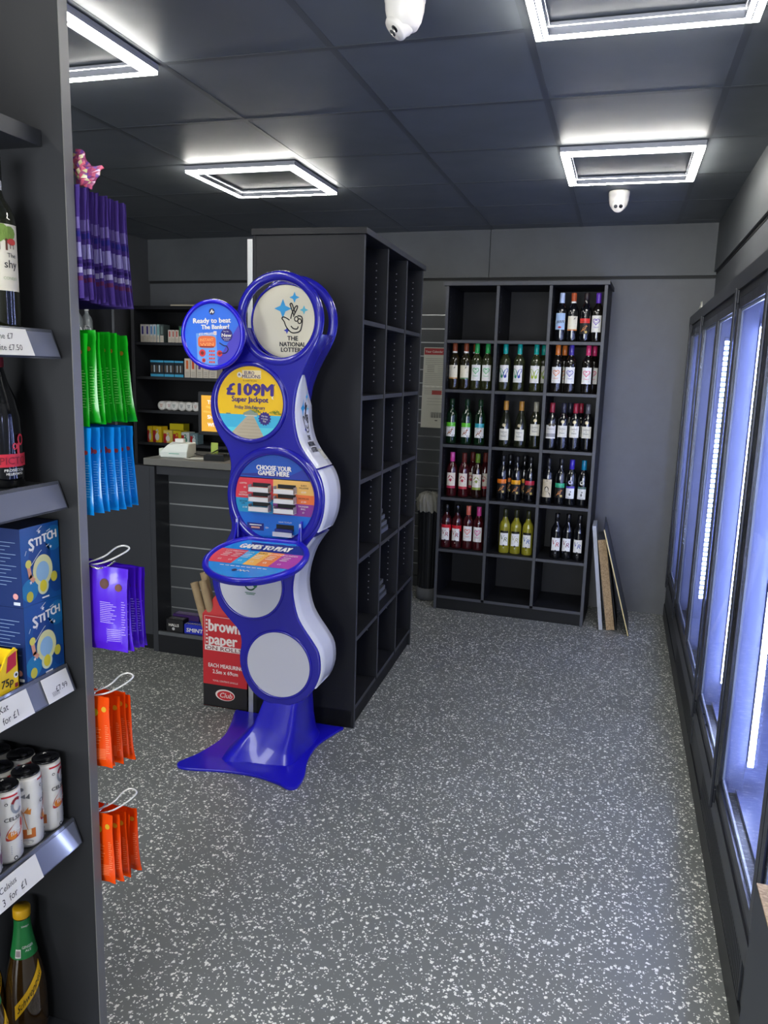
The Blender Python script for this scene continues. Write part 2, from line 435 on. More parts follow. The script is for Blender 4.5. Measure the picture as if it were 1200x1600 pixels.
# central unit: its cells open towards +X; local x runs along the aisle
AC = math.radians(2.2)
island = cube_unit('display_shelving', 'tall empty black cube shelving unit standing end-on behind the lottery stand', 'shelving unit', (-1.076, 3.249, 0), PI/2+AC, 1.21, .50, .012)
island_m = Matrix.Translation((-1.076, 3.249, 0)) @ Matrix.Rotation(PI/2+AC, 4, 'Z')
MB().box(-.004, .012, .502, .526, 0, 2.19, ALU).build('edge_strip', island)
MB().box(.012, 1.2, .504, .524, 0.0, 2.19, BLK2).build('rear_board', island)

def in_island(x, y, z): return island_m @ Vector((x, y, z))
# spare boards lying in the island cells
k = 0
for zc, n, ln, desc in ((.801, 4, .30, 'on the lower middle shelf of the tall unit'), (.436, 3, .33, 'on the second lowest shelf of the tall unit')):
    for i in range(n):
        b = MB().box(-ln/2, ln/2, -.17, .17, 0, .024 if i else .03, M('3d4043', .5)); b.box(-ln/2+.001, ln/2-.001, -.1712, -.17, .002, .022, M('6f7378', .45))
        o = b.build('loose_board'); p = in_island(.605+random.uniform(-.01, .01), .22+.01*i, zc+.0302*i if i else zc)
        place(o, p, PI/2+AC+random.uniform(-.02, .02))
        tag(o, ('dark loose board, %s from bottom, %s' % (ORD[i], desc)), 'board', 'loose boards in the tall unit')
o = MB().box(-.03, .03, -.05, .05, 0, .075, M('8fa6d8', .3, coat=.5)).box(-.031, .031, -.0515, -.05, .015, .06, M('dfe6f5', .4)).build('tissue_pack')
place(o, in_island(.83, .08, 1.1655), PI/2+AC); tag(o, 'small pale blue packet on a middle shelf of the tall black unit', 'packet')

# ================================================================== WINE BOTTLES
def G(h, tr=0.): return M(h, .06, coat=1., spec=.6, trans=tr)
DARK = G('0c0d10'); OLIVE = G('1d2014'); GREENG = G('0c2614'); STRAW = G('a39c2c', .3); ROSE = G('3f0f14', .1); PALE = G('383c22', .3)
BORD = [(.030, 0), (.0355, .002), (.037, .008), (.037, .185), (.0355, .2), (.029, .216), (.019, .232), (.015, .246), (.0145, .27), (.0145, .296), (.0155, .297), (.0155, .302), (.001, .302)]
BURG = [(.034, 0), (.0395, .002), (.041, .008), (.041, .13), (.038, .155), (.030, .19), (.020, .225), (.015, .25), (.0145, .296), (.0155, .297), (.0155, .302), (.001, .302)]
def heart(m, cx, cy, s, mt, T, w=.0008):
    P = []
    for k in range(25):
        t = 2*PI*k/24; P.append((cx+s*.0625*16*math.sin(t)**3, cy+s*.0625*(13*math.cos(t)-5*math.cos(2*t)-2*math.cos(3*t)-math.cos(4*t))))
    m.stroke(P, s*.20, mt, T, w)
    m.stroke([(x*.55+cx*.45, (y-cy)*.5+cy) for x, y in P], s*.10, mt, T, w)
ROO = [(-1, -.9), (-.55, -.35), (-.35, .15), (.05, .45), (.3, .62), (.45, .95), (.55, .8), (.95, .62), (.85, .5), (.62, .45), (.5, .2), (.35, -.05), (.5, -.35), (.3, -.3), (.12, -.15), (.05, -.5), (.35, -.9), (.1, -.85), (-.15, -.45), (-.35, -.55), (-.8, -1)]
def kangaroo(m, cx, cy, s, mt, T, w=.0008):
    P = [(cx+x*s, cy+y*s) for x, y in ROO]
    m.add([(p[0], p[1], w) for p in P], [tuple(range(len(P)))], mt, T)
LBLW = M('e9e8e2', .55)
def bottle(kind, a='', b=''):
    """returns a root Empty at the bottle's base, parts: bottle, cap, label"""
    t = thing('wine_bottle', '', 'wine bottle', (0, 0, 0), 0, 'wine bottles in the rack')
    prof = BORD; glass = DARK; capm = None; capz = .247; lab = MB(); r = .0374; T = cyl_front(r); cm = M(a, .35, coat=.4) if a else None
    def L(z0, z1, mt, wd=.066, w=0.): lab.rect(-wd/2, wd/2, z0, z1, mt, T, w, 10)
    if kind == 'heart':
        glass = G('15120f') if b != 'light' else PALE
        if b == 'rose': glass = ROSE
        L(.062, .165, LBLW); heart(lab, 0, .128, .021, cm, T); lab.text('i heart', 0, .094, cm, T, wd=.034, h=.012); lab.rect(-.02, .02, .076, .079, INK, T, .0008)
        capm = cm; capz = .235
    elif kind == 'wing':
        glass = PALE; L(.058, .168, LBLW); capm = M('12a79a', .3, coat=.5); capz = .240
        c2 = M(b, .5)
        for sx, mt in ((-1, cm), (1, c2)):
            P = smooth_poly([(0, .118), (sx*.010, .140), (sx*.027, .147), (sx*.028, .128), (sx*.018, .112), (sx*.020, .092), (sx*.006, .086)], 3)
            lab.poly(P, mt, T, .0008)
        lab.rect(-.02, .02, .1555, .1585, M('8a8a84'), T, .0008); lab.rect(-.02, .02, .068, .071, M('8a8a84'), T, .0008)
    elif kind == 'roo':
        dark = b == 'dark'; glass = DARK if dark else GREENG
        L(.118, .146, cm, .07); L(.05, .1175, M('1a1613', .5) if dark else LBLW, .07)
        kangaroo(lab, 0.0, .085, .022, M('b8763a', .5) if dark else M('9a5c2c', .5), T)
        lab.text('[yellow tail]', 0, .113 if not dark else .126, INK, T, wd=.045, h=.006)
        if dark: lab.disc(.012, .062, .008, M('c9b264', .4), T, .0009)
        else: lab.rect(.012, .032, .053, .062, INK, T, .0008)
        if not b: pass
        capm = M('1d3a24' if not dark else '1b1b1e', .3); capz = .262
        if a == 'd8352f': capm = M('2a2023', .3)
    elif kind == 'castle':
        glass = OLIVE if b in ('white', 'tall') else DARK
        hi = .03 if b in ('tall', 'red') else 0
        if b in ('white',): prof = BURG; r = .0414; T = cyl_front(r); zo = .045
        else: zo = .085
        L2 = .068
        lab.rect(-L2/2, L2/2, zo, zo+.075, M('e4e1d2', .6), T, 0, 10)
        lab.text('Casillero', 0, zo+.055, INK, T, wd=.042, h=.0095); lab.text('del', 0, zo+.042, INK, T, h=.006); lab.text('Diablo', 0, zo+.028, INK, T, wd=.032, h=.0095)
        lab.rect(-.026, .026, zo+.010, zo+.0125, M('9a917c'), T, .0008)
        lab.disc(0, zo+.10, .011, M('b9ae8e', .35, metal=.4), cyl_front(r-.002), 0.004, 20)
        capm = cm; capz = .238
    elif kind == 'trivento':
        L(.105, .160, M('d8d5cc', .5), .07); L(.083, .104, M('9c9a98', .4), .07); L(.073, .083, LBLW, .07)
        lab.text('TRIVENTO', 0, .135, INK, T, wd=.045, h=.008)
        for sx in (-1, 1): lab.disc(sx*.012+.006, .163, .010, M('5a5345', .35, metal=.5), T, .001, 18)
        capm = cm; capz = .235
    elif kind == 'portrait':
        L(.045, .165, M('cdbf9f', .65)); lab.rect(-.006, .006, .1535, .1565, M('2b2620'), T, .0008); lab.rect(-.022, .022, .139, .146, M('4a4034'), T, .0008)
        sk = M('a89a80'); dk = M('2b2620')
        lab.poly([(-.028, .047), (.028, .047), (.024, .072), (.012, .082), (-.012, .082), (-.024, .072)], dk, T, .0007)
        lab.disc(0, .1, .0135, dk, T, .0008, 20, .019); lab.disc(0, .096, .0095, M('d8ccb0'), T, .001, 18, .0135)
        lab.rect(-.006, -.002, .098, .0995, dk, T, .0012); lab.rect(.002, .006, .098, .0995, dk, T, .0012); lab.rect(-.003, .003, .089, .090, dk, T, .0012)
        capm = M('232326', .3); capz = .25
    elif kind == 'foot':
        L(.050, .118, M('e4e5e2', .5), .058); lab.rect(-.029, .029, .118, .132, cm, T, 0, 8)
        lab.disc(0, .078, .006, M('6a6a66'), T, .0008, 14, .010); lab.disc(.004, .096, .005, M('6a6a66'), T, .0008, 12); lab.text('BAREFOOT', 0, .058, INK, T, wd=.034, h=.005)
        lab.disc(0, .158, .014, M(b, .35, metal=.3), cyl_front(.0365), .002, 22)
        capm = M({'4b3aa8': '3b2bb0', '4c6a63': '0f7ba0'}[a], .3, coat=.5); capz = .238
    elif kind == 'vr':
        tint = {'red': ROSE, 'straw': STRAW, 'dark': DARK}[b]; glass = tint
        if b == 'red': lab.rect(-.045, .045, .125, .165, M('c41f2c', .3), T, 0, 10)
        if b == 'straw': lab.rect(-.030, .030, .142, .158, M('17160f', .4), T, .0005, 8)
        P = [(-.029, .056), (0, .036), (.029, .056), (.029, .142), (-.029, .142)]
        lab.rect(-.029, .029, .056, .142, LBLW, T, .0003, 8); lab.poly([(-.029, .056), (0, .038), (.029, .056)], LBLW, T, .0012)
        lab.text('V', -.009, .112, cm, T, h=.032, shear=.2, w=.0010); lab.text('R', .010, .099, cm, T, h=.032, shear=.2, w=.0010)
        lab.poly([(0, .05), (.009, .056), (0, .062), (-.009, .056)], INK, T, .0016)
        lab.rect(-.018, .018, .071, .0735, M('77746c'), T, .0008)
        capm = M('17171a' if b != 'straw' else '33341c', .25); capz = .25
    elif kind == 'estate':
        glass = G('2a2412', .2) if b != 'dark' else DARK
        L(.070, .160, M('e3dcc4', .55)); L(.070, .078, cm, .066, .0004)
        kangaroo(lab, .012, .145, .007, INK, T); lab.rect(-.022, .022, .112, .116, M('a79a78'), T, .0008); lab.rect(-.016, .016, .096, .099, M('a79a78'), T, .0008)
        capm = M('9a4a26' if a != 'c87a3a' else 'b4512a', .35); capz = .252
        MB().lathe([(.0158, .236), (.0162, .238), (.0162, .252), (.0158, .254)], LBLW, n=18).build('neck_label', t)
    elif kind == 'blossom':
        glass = ROSE if b != 'g' else G('2a1612', .2); L(.058, .165, M('e9e0cf', .55)); L(.058, .075, cm, .066, .0004)
        for x, y, q in ((-.012, .137, .012), (.012, .133, .013), (.0, .115, .011), (-.014, .112, .007), (.016, .113, .006)):
            lab.poly([(x+q*math.cos(2*PI*k/7+x*90)*(1 if k % 2 else .7), y+q*math.sin(2*PI*k/7)) for k in range(7)], cm, T, .0008)
        lab.rect(-.020, .020, .091, .094, M('857a6a'), T, .0008)
        capm = {'p': M('e04ca0', .3, coat=.4), 'r': M('6b2a24', .4), 'g': M('6f8f2c', .4)}[b]; capz = .24
    elif kind == 'coast':
        L(.075, .178, M('a9c4e4', .5)); lab.poly([(-.033, .115), (.033, .125), (.033, .14), (.01, .148), (-.033, .135)], LBLW, T, .0006)
        [lab.poly([(-.024+.011*k, .114+.001*k), (-.019+.011*k, .114+.001*k), (-.016+.011*k, .131+.001*k), (-.021+.011*k, .131+.001*k)], M('3b2f2a'), T, .0009) for k in range(5)]; lab.poly([(0, .083), (.014, .090), (0, .097), (-.014, .090)], M('a8202c'), T, .0008)
        capm = M('b7c7e6', .35); capz = .225
    elif kind == 'shy':
        glass = G('1b1d10', .15); L(.07, .185, M('d6cfbd', .55), .06)
        for x, y, q in ((-.018, .172, .012), (-.004, .174, .011), (.010, .170, .012), (-.01, .163, .01), (.004, .163, .008)): lab.disc(x, y, q, M('6f8a3c', .7), T, .0007, 10)
        for x in (-.012, .001): lab.rect(x, x+.004, .140, .160, M('5a3326'), T, .0008)
        lab.disc(.013, .155, .009, M('b5362e'), T, .0009, 12, .006)
        for x in (.009, .016): lab.rect(x, x+.0015, .143, .151, M('5a3326'), T, .0009)
        lab.text('The', .012, .132, INK, T, h=.008); lab.text('shy', .010, .117, INK, T, h=.014, bold=.01); lab.text('CONEJO', .008, .092, M('93a878'), T, h=.005)
        capm = M('1e1f1c', .4); capz = .262
        MB().lathe([(.0150, .215), (.0152, .22), (.0152, .258), (.0150, .262)], LBLW, n=20).build('neck_label', t)
    g = MB().lathe(prof, glass, n=28).build('glass_body', t)
    rr = .0163
    MB().lathe([(rr-.0008, capz), (rr, capz+.001), (rr, .3035), (rr-.001, .305), (.001, .305)], capm, n=20).build('cap', t)
    lab.build('label', t)
    return t
CNAME = {0: 'left', 1: 'middle', 2: 'right'}; RNAME = {1: 'top', 2: 'second', 3: 'third', 4: 'fourth', 5: 'fifth'}
# row, column, list of (local x, local y, kind, a, b, description)
WINES = [
 (1, 2, [(.748, 'coast', 'b7c7e6', '', 'pale blue capped bottle with sky blue label'), (.82, 'estate', 'c87a3a', 'dark', 'orange capped bottle with cream label'), (.90, 'roo', 'd8352f', 'dark', 'bottle with red band and kangaroo label'), (.973, 'heart', '5b2da8', '', 'purple capped heart label bottle')]),
 (2, 0, [(.055, 'estate', 'b98a4a', '', 'brown capped bottle with gold edged cream label'), (.136, 'estate', '4c7a4a', '', 'brown capped bottle with green edged cream label'), (.210, 'heart', '2fae5a', 'light', 'green capped heart label bottle'), (.283, 'heart', '2fae5a', 'light', 'green capped heart label bottle')]),
 (2, 1, [(.401, 'wing', '2f8f6a', '2b3fa0', 'teal capped bottle with blue butterfly label'), (.495, 'wing', '2f8f6a', '2b3fa0', 'teal capped bottle with blue butterfly label'), (.605, 'wing', 'a5b52a', '8fae2a', 'teal capped bottle with lime butterfly label')]),
 (2, 2, [(.742, 'heart', 'd9762a', '', 'orange capped heart label bottle'), (.828, 'heart', '4a3a9a', '', 'violet capped heart label bottle'), (.935, 'heart', 'd9366f', '', 'magenta capped heart label bottle')]),
 (3, 0, [(.052, 'roo', '5fc22c', 'g', 'green banded kangaroo label bottle'), (.160, 'roo', '5fc22c', 'g', 'green banded kangaroo label bottle'), (.251, 'roo', '2f9fb0', 'g', 'teal banded kangaroo label bottle')]),
 (3, 1, [(.424, 'castle', 'c08a3a', 'white', 'gold capped bottle with low cream label'), (.527, 'castle', 'c08a3a', 'white', 'gold capped bottle with low cream label'), (.625, 'castle', '9a9684', 'tall', 'silver capped bottle with high cream label')]),
 (3, 2, [(.731, 'trivento', '8e1f34', '', 'dark red capped bottle with two medals'), (.805, 'castle', '2a2a3a', 'red', 'black capped bottle with cream label'), (.880, 'castle', '9a1f34', 'red', 'red capped bottle with cream label'), (.959, 'castle', '5c5c66', 'red', 'grey capped bottle with cream label')]),
 (4, 0, [(.071, 'blossom', 'b02a4a', 'p', 'pink capped bottle with red blossom label'), (.156, 'blossom', 'c03848', 'r', 'maroon capped bottle with red blossom label'), (.249, 'blossom', '8a9a3a', 'g', 'lime capped bottle with blossom label')]),
 (4, 1, [(.426, 'roo', 'ea7a1e', 'dark', 'orange banded kangaroo label bottle'), (.522, 'roo', 'f0a81e', 'dark', 'yellow banded kangaroo label bottle'), (.612, 'roo', 'c8304a', 'dark', 'crimson banded kangaroo label bottle')]),
 (4, 2, [(.731, 'portrait', '', '', 'bottle with sepia portrait label'), (.813, 'roo', '2fa878', 'dark', 'green banded kangaroo label bottle'), (.883, 'foot', '4b3aa8', 'b0b0c8', 'violet capped bottle with footprint label'), (.960, 'foot', '4c6a63', 'c4c4b8', 'teal capped bottle with footprint label')]),
 (5, 0, [(.050, 'vr', '9a2a3a', 'red', 'red bottle with pointed monogram label'), (.127, 'vr', '9a2a3a', 'red', 'red bottle with pointed monogram label'), (.204, 'heart', 'e0705a', 'rose', 'coral capped heart label bottle'), (.279, 'heart', 'd0408a', 'rose', 'pink capped heart label bottle')]),
 (5, 1, [(.461, 'vr', '5a6a3a', 'straw', 'yellow bottle with green monogram label'), (.537, 'vr', 'b0a87a', 'straw', 'yellow bottle with beige monogram label'), (.620, 'vr', '2f5fa8', 'straw', 'yellow bottle with blue monogram label')]),
 (5, 2, [(.811, 'vr', 'b02a3a', 'dark', 'dark bottle with red monogram label'), (.884, 'vr', '7a2a4a', 'dark', 'dark bottle with maroon monogram label'), (.959, 'vr', '3a4a9a', 'dark', 'dark bottle with blue monogram label')]),
]
proto = {}
def put_bottle(key, loc, rz, label):
    if key in proto: o = clone(proto[key], loc, rz, label)
    else:
        o = bottle(*key); proto[key] = o; o.location = loc; o.rotation_euler = (0, 0, rz); o['label'] = label
    return o
ZROW = {1: 1.86, 2: 1.535, 3: 1.165, 4: .80, 5: .435}
for row, colm, items in WINES:
    for i, (x, kd, a, b, desc) in enumerate(items):
        p = rack_m @ Vector((x, .085+random.uniform(-.008, .008), ZROW[row]+.0006))
        put_bottle((kd, a, b), p, -A+random.uniform(-.12, .12), '%s, %s from left, %s row, %s column' % (desc, ORD[i], RNAME[row], CNAME[colm]))
# bottles one deep behind the front row
BEHIND = [(2, .177, 'estate', '4c7a4a', '', 'brown capped bottle behind the second bottle, second row, left column'),
 (2, .640, 'wing', 'a5b52a', '8fae2a', 'lime butterfly bottle set back, second row, middle column'),
 (2, .775, 'heart', 'd9762a', '', 'orange capped bottle set back, second row, right column'),
 (2, .965, 'heart', 'd9366f', '', 'magenta capped bottle set back, second row, right column'),
 (3, .835, 'castle', '2a2a3a', 'red', 'black capped bottle set back, third row, right column'),
 (3, .905, 'castle', '9a1f34', 'red', 'red capped bottle set back, third row, right column'),
 (4, .457, 'roo', 'ea7a1e', 'dark', 'orange banded bottle set back, fourth row, middle column'),
 (4, .556, 'roo', 'f0a81e', 'dark', 'yellow banded bottle set back, fourth row, middle column'),
 (4, .285, 'blossom', 'c03848', 'r', 'rightmost maroon capped bottle set back, fourth row, left column'),
 (4, .195, 'blossom', 'c03848', 'r', 'maroon capped bottle set back near the middle, fourth row, left column')]
for row, x, kd, a, b, lb in BEHIND:
    p = rack_m @ Vector((x, .175, ZROW[row]+.0006)); put_bottle((kd, a, b), p, -A, lb)

# ================================================================== LOTTERY STAND
stand = thing('lottery_stand', 'tall blue and white lottery play station of stacked circles on a splayed blue foot', 'display stand', (-1.36, 2.94, 0))
YF, YB_ = 2.85, 3.025
TF = frame((0, YF, 0), (1, 0, 0), (0, 0, 1), (0, -1, 0))       # u = X, v = Z, w towards the viewer
left = [(-1.468, 1.80), (-1.478, 1.73), (-1.505, 1.66), (-1.545, 1.605), (-1.572, 1.555), (-1.583, 1.50), (-1.575, 1.435), (-1.55, 1.376), (-1.512, 1.322), (-1.494, 1.262), (-1.500, 1.205), (-1.511, 1.14), (-1.503, 1.06), (-1.492, .993), (-1.525, .923), (-1.561, .859), (-1.583, .786), (-1.578, .728), (-1.553, .656), (-1.507, .602), (-1.462, .555), (-1.450, .503), (-1.458, .448), (-1.452, .388), (-1.428, .332), (-1.387, .283), (-1.334, .256), (-1.28, .247), (-1.225, .257)]
right = [(-1.170, .285), (-1.123, .34), (-1.098, .40), (-1.093, .45), (-1.102, .505), (-1.130, .55), (-1.166, .597), (-1.195, .645), (-1.213, .711), (-1.218, .770), (-1.209, .83), (-1.187, .90), (-1.155, .955), (-1.115, 1.01), (-1.093, 1.07), (-1.086, 1.136), (-1.092, 1.19), (-1.108, 1.235), (-1.135, 1.275), (-1.168, 1.315), (-1.193, 1.355), (-1.208, 1.40), (-1.217, 1.455), (-1.216, 1.513), (-1.206, 1.57), (-1.187, 1.625), (-1.160, 1.68), (-1.132, 1.73), (-1.112, 1.78)]
RC = (-1.285, 1.83)
arc = [(RC[0]+.163*math.cos(math.radians(d)), RC[1]+.163*math.sin(math.radians(d))) for d in range(-20, -171, -10)]
outl = smooth_poly(left, 3, False)+smooth_poly(right, 3, False)+arc
MB().prism(outl, YF, YB_, BLUE2, lambda u, v, w=0: (u, w, v), True).build('body', stand, True, bevel=.009, seg=3)
for yy in (YF+.014, YB_-.012):
    MB().ring((RC[0], RC[1], 0), .1635, .0195, .018, BLUE2, frame((0, yy, 0), (1, 0, 0), (0, 0, 1), (0, -1, 0))).build('ring_frame', stand, True)
# white side panels following the right outline
RS = smooth_poly(right, 6, False)
def xr(z):
    for i in range(len(RS)-1):
        if RS[i][1] <= z <= RS[i+1][1]:
            t = (z-RS[i][1])/(RS[i+1][1]-RS[i][1]+1e-9); return RS[i][0]+t*(RS[i+1][0]-RS[i][0])
    return RS[-1][0]
def side_panel(z0, z1, f0=lambda z: 0., f1=lambda z: 1., th=.006):
    m = MB(); n = 26; V = []; F = []; K = 4
    for i in range(n+1):
        z = z0+(z1-z0)*i/n; x = xr(z)
        a = YF+.010+f0(z)*(YB_-YF-.012); b = YF+.010+f1(z)*(YB_-YF-.012)
        for k in range(K+1): V.append((x+th, a+(b-a)*k/K, z))
        V.append((x-.004, b, z)); V.insert(len(V)-K-2, (x-.004, a, z))
    S = K+3
    for i in range(n):
        for k in range(S-1): F.append((i*S+k, i*S+k+1, (i+1)*S+k+1, (i+1)*S+k))
    F += [tuple(range(S)), tuple(n*S+k for k in range(S-1, -1, -1))]
    return m.add(V, F, M('e2e3ea', .25, coat=.4), None, True)
tip = lambda z: min(1., max(.03, (1.625-z)/.13)**.8) if z < 1.625 else .02
sp = side_panel(1.262, 1.622, f1=tip)
HAND = {'f': [[(775, 375), (785, 340), (808, 300), (822, 295), (820, 312), (800, 350), (795, 362)], [(797, 355), (775, 300), (770, 283), (782, 280), (795, 310), (806, 340)],
 [(825, 358), (850, 362), (858, 385), (852, 430), (838, 458), (800, 468), (775, 462), (752, 440), (738, 420), (728, 395), (712, 375), (722, 366), (742, 372), (765, 385)], [(778, 425), (795, 440), (820, 442), (828, 428)]]}
def lottery_logo(m, T, cx, cy, s, w=.001, txt=True, sq=1., fill=False):
    wb = w-.0010
    # cx,cy is where crop point (785,370) lands
    def q(p): return (cx+(p[0]-785)*s*sq, cy+(370-p[1])*s)
    def star(x, y, r, mt, ww):
        c = q((x, y)); P = []
        for k in range(8):
            rr = r*s*(1 if k % 2 == 0 else .42); P.append((c[0]+rr*sq*math.sin(PI*k/4), c[1]+rr*math.cos(PI*k/4)))
        m.poly(P, mt, T, wb+ww*.0004)
    sky = M('2f9ed8', .4); star(718, 312, 62, sky, 0); star(800, 240, 36, sky, 0); star(868, 320, 30, M('57b8d0', .4), 0); star(748, 452, 24, M('2b3aa8', .4), 0)
    if fill: m.poly([q(p) for p in [(752, 440), (738, 420), (735, 395), (765, 385), (780, 340), (790, 300), (815, 300), (812, 345), (850, 365), (855, 400), (845, 450), (800, 466), (775, 462)]], CREAM, T, w-.0004)
    for P in HAND['f']: m.stroke(smooth_poly([q(p) for p in P], 3, False), 7.5*s, INK, T, w)
    for c in ((815, 378), (838, 392)):
        C = q(c); m.stroke([(C[0]+13*s*sq*math.cos(2*PI*k/14), C[1]+15*s*math.sin(2*PI*k/14)) for k in range(14)], 7*s, INK, T, w, True)
    if txt:
        for t, y in (('THE', 502), ('NATIONAL', 541), ('LOTTERY', 577)):
            C = q((790, y)); m.text(t, C[0], C[1], M('2b2a30', .5), T, h=29*s, wd={'THE': 75, 'NATIONAL': 185, 'LOTTERY': 165}[t]*s*sq, bold=.05, w=w)
TFlogo = None
TS = lambda u, v, w=0: (xr(v)+.006+w, 2.945+u, v)
lottery_logo(sp, TS, .004, 1.455, .00062, .0012, True, .55)
sp.rect(.035, .072, 1.285, 1.325, M('c9c7b8', .5), TS, .0012)
for k in range(4): sp.rect(.04, .067, 1.291+k*.008, 1.294+k*.008, M('9a9889'), TS, .0016)
sp.build('side_panel', stand, True)
side_panel(1.005, 1.256).build('side_panel', stand, True)
side_panel(.345, .985).build('side_panel', stand, True)
# logo disc between the two rings
TFlogo = frame((-1.30, 2.955, 1.828), (1, 0, 0), (0, 0, 1), (0, -1, 0))
ld = MB(); ld.lathe([(.140, -.006), (.143, -.003), (.143, .003), (.140, .006), (.001, .006)], CREAM, TFlogo, n=64, sm=False)
lottery_logo(ld, TFlogo, .030, .015, .00060, .0075, fill=True)
ld.build('logo_disc', stand, True)
MB().ring((0, 0, 0), .146, .005, .010, M('2a25a8', .2, coat=.6), TFlogo).build('disc_rim', stand, True)
# --- round panels on the front
def rim(c, R, a=.012, b=.013, mt=BLUE2, Yw=0.):
    MB().ring((c[0], c[1], Yw), R, a, b, mt, TF).build('rim', stand, True)
def fr(cx, cz, off=.0015): return frame((cx, YF-off, cz), (1, 0, 0), (0, 0, 1), (0, -1, 0))
# 1 jackpot poster
T = fr(-1.405, 1.507); R = .145; m = MB(); yel = M('f4c40a', .4); pur = M('34206e', .45)
m.disc(0, 0, R, yel, T, 0, 64)
m.poly(inside_clip([(-.2, -.2), (.2, -.2), (.2, -.047), (-.2, -.047)], R-.001, 64), M('3fb6dc', .4), T, .0004)
m.poly(inside_clip([(-.2, -.2), (.2, -.2), (.2, -.095), (-.2, -.10)], R-.001, 64), M('59cfe0', .4), T, .0005)
m.poly(inside_clip([(-.085, -.125), (-.012, -.052), (.016, -.052), (.075, -.16), (0, -.2), (-.06, -.16)], R-.001, 64), M('b9ad95', .6), T, .0008)
for k in range(7):
    y = -.066-.013*k; hw = .018+.010*k; m.poly(inside_clip([(.004-hw, y-.0012), (.004+hw*.9, y-.0012), (.004+hw*.9, y), (.004-hw, y)], R-.002), M('9b8f78', .6), T, .001)
m.poly([(-.03, -.048), (-.028, -.040), (0.004, -.026), (.034, -.040), (.036, -.048)], M('8d9a8a', .6), T, .0009)
m.rect(-.024, .03, -.053, -.046, M('d9d2c0', .6), T, .0008)
for x, y in ((.016, -.024), (.024, -.033), (.10, -.038), (.112, -.034), (.12, -.042), (.033, -.038)):
    for k in range(5):
        a = .5+k*.55; m.poly([(x, y), (x+.017*math.cos(a)-.003*math.sin(a), y+.012*math.sin(a)), (x+.016*math.cos(a), y+.011*math.sin(a)-.004)], M('4a7a2e', .7), T, .001+k*.0001)
m.rect(-.105, -.085, -.048, -.043, M('6e8a86', .7), T, .0008)
m.text('EURO', -.002, .117, pur, T, h=.013, wd=.042, bold=.03, w=.0012); m.text('MILLIONS', .006, .103, pur, T, h=.013, wd=.078, bold=.03, w=.0012)
m.rect(-.034, .048, .094, .127, M('f3e0b0', .5), T, .0005); m.disc(-.045, .108, .011, M('f0e6cc', .5), T, .0007, 20)
m.stroke([(-.050, .104), (-.046, .113), (-.042, .104), (-.048, .110)], .002, pur, T, .001)
m.text('It could be you', 0, .087, M('7a3a20'), T, h=.007, w=.001)
m.text('£109M', 0, .053, M('3d2684', .45), T, h=.046, wd=.198, bold=.08, w=.0016)
m.text('*', .106, .07, pur, T, h=.012, w=.001)
m.text('Super Jackpot', 0, .014, pur, T, h=.021, wd=.158, bold=.045, w=.0014)
m.text('Friday 20th February', .0, -.0175, pur, T, h=.014, wd=.132, bold=.02, w=.0014)
cs = (.064, -.060); m.poly([(cs[0]+(.0285 if k % 2 == 0 else .023)*math.cos(PI*k/14), cs[1]+(.0285 if k % 2 == 0 else .023)*math.sin(PI*k/14)) for k in range(28)], M('33207c', .4), T, .0014)
for i, s_ in enumerate(('Ask for', 'a Lucky', 'Dip')): m.text(s_, cs[0], cs[1]+.010-.010*i, WHITE, T, h=.0068, rot=-.12, bold=.01, w=.0022)
m.poly([(.094, .025), (.103, .031), (.098, .022), (.104, .016), (.096, .018)], WHITE, T, .002)
m.build('jackpot_poster', stand, True)
rim((-1.405, 1.507), .152, .010, .012)
# 2 game selection panel
T = fr(-1.298, 1.133); R = .172; m = MB(); m.disc(0, 0, R, M('1b6fd0', .3, coat=.4), T, 0, 64)
def band(u0, u1, v0, v1, h, w=.0006, mm=None, RR=None): (mm or m).poly(inside_clip([(u0, v0), (u1, v0), (u1, v1), (u0, v1)], (RR or R)-.001, 64), M(h, .35), T, w)
band(-.2, .2, .075, .2, '1c52b4'); m.poly(inside_clip([(.04, .08), (.2, .08), (.2, .16)], R-.001, 64), M('2a3aa0', .35), T, .0008)
m.poly(inside_clip([(-.2, .085), (.2, .078), (.2, .092), (-.06, .098)], R-.001, 64), M('2b2f8a', .35), T, .0007)
band(-.2, -.006, -.008, .078, 'd93848'); band(-.2, -.006, -.066, -.008, '1f93c4')
band(-.006, .2, .020, .078, 'e9b765'); band(-.006, .2, -.017, .020, 'e8743a'); band(-.006, .2, -.066, -.017, '8a3a8e')
m.rect(-.006, .075, -.066, -.058, M('7a2c4a', .4), T, .0012)
m.text('CHOOSE YOUR', -.003, .120, WHITE, T, h=.019, wd=.150, bold=.07, w=.0012); m.text('GAMES HERE', -.004, .099, WHITE, T, h=.019, wd=.134, bold=.07, w=.0012)
for tx, x, y, c in (('LOTTO', -.137, .052, WHITE), ('£2', -.130, .036, WHITE), ('LOTTO', -.137, .014, WHITE), ('HOTPICKS', -.135, .004, WHITE), ('SET FOR', -.137, -.022, INK), ('LIFE', -.137, -.031, INK), ('£1.50', -.130, -.046, WHITE),
    ('EURO', .126, .058, INK), ('MILLIONS', .126, .048, INK), ('£2.50', .126, .032, WHITE), ('HOTPICKS', .126, .006, INK), ('£1.50', .126, -.007, WHITE), ('THUNDER', .125, -.026, WHITE), ('BALL', .125, -.036, WHITE), ('£1', .125, -.050, WHITE)):
    m.text(tx, x, y, c, T, h=.0068, bold=.015, w=.0012)
m.text('HOW TO PLAY', .048, -.096, WHITE, T, h=.006, w=.0012)
m.rect(-.120, -.046, -.138, -.108, M('14207a', .4), T, .0008); m.rect(-.110, -.056, -.118, -.114, WHITE, T, .0014); m.rect(-.102, -.064, -.130, -.123, M('d9a08a'), T, .0014)
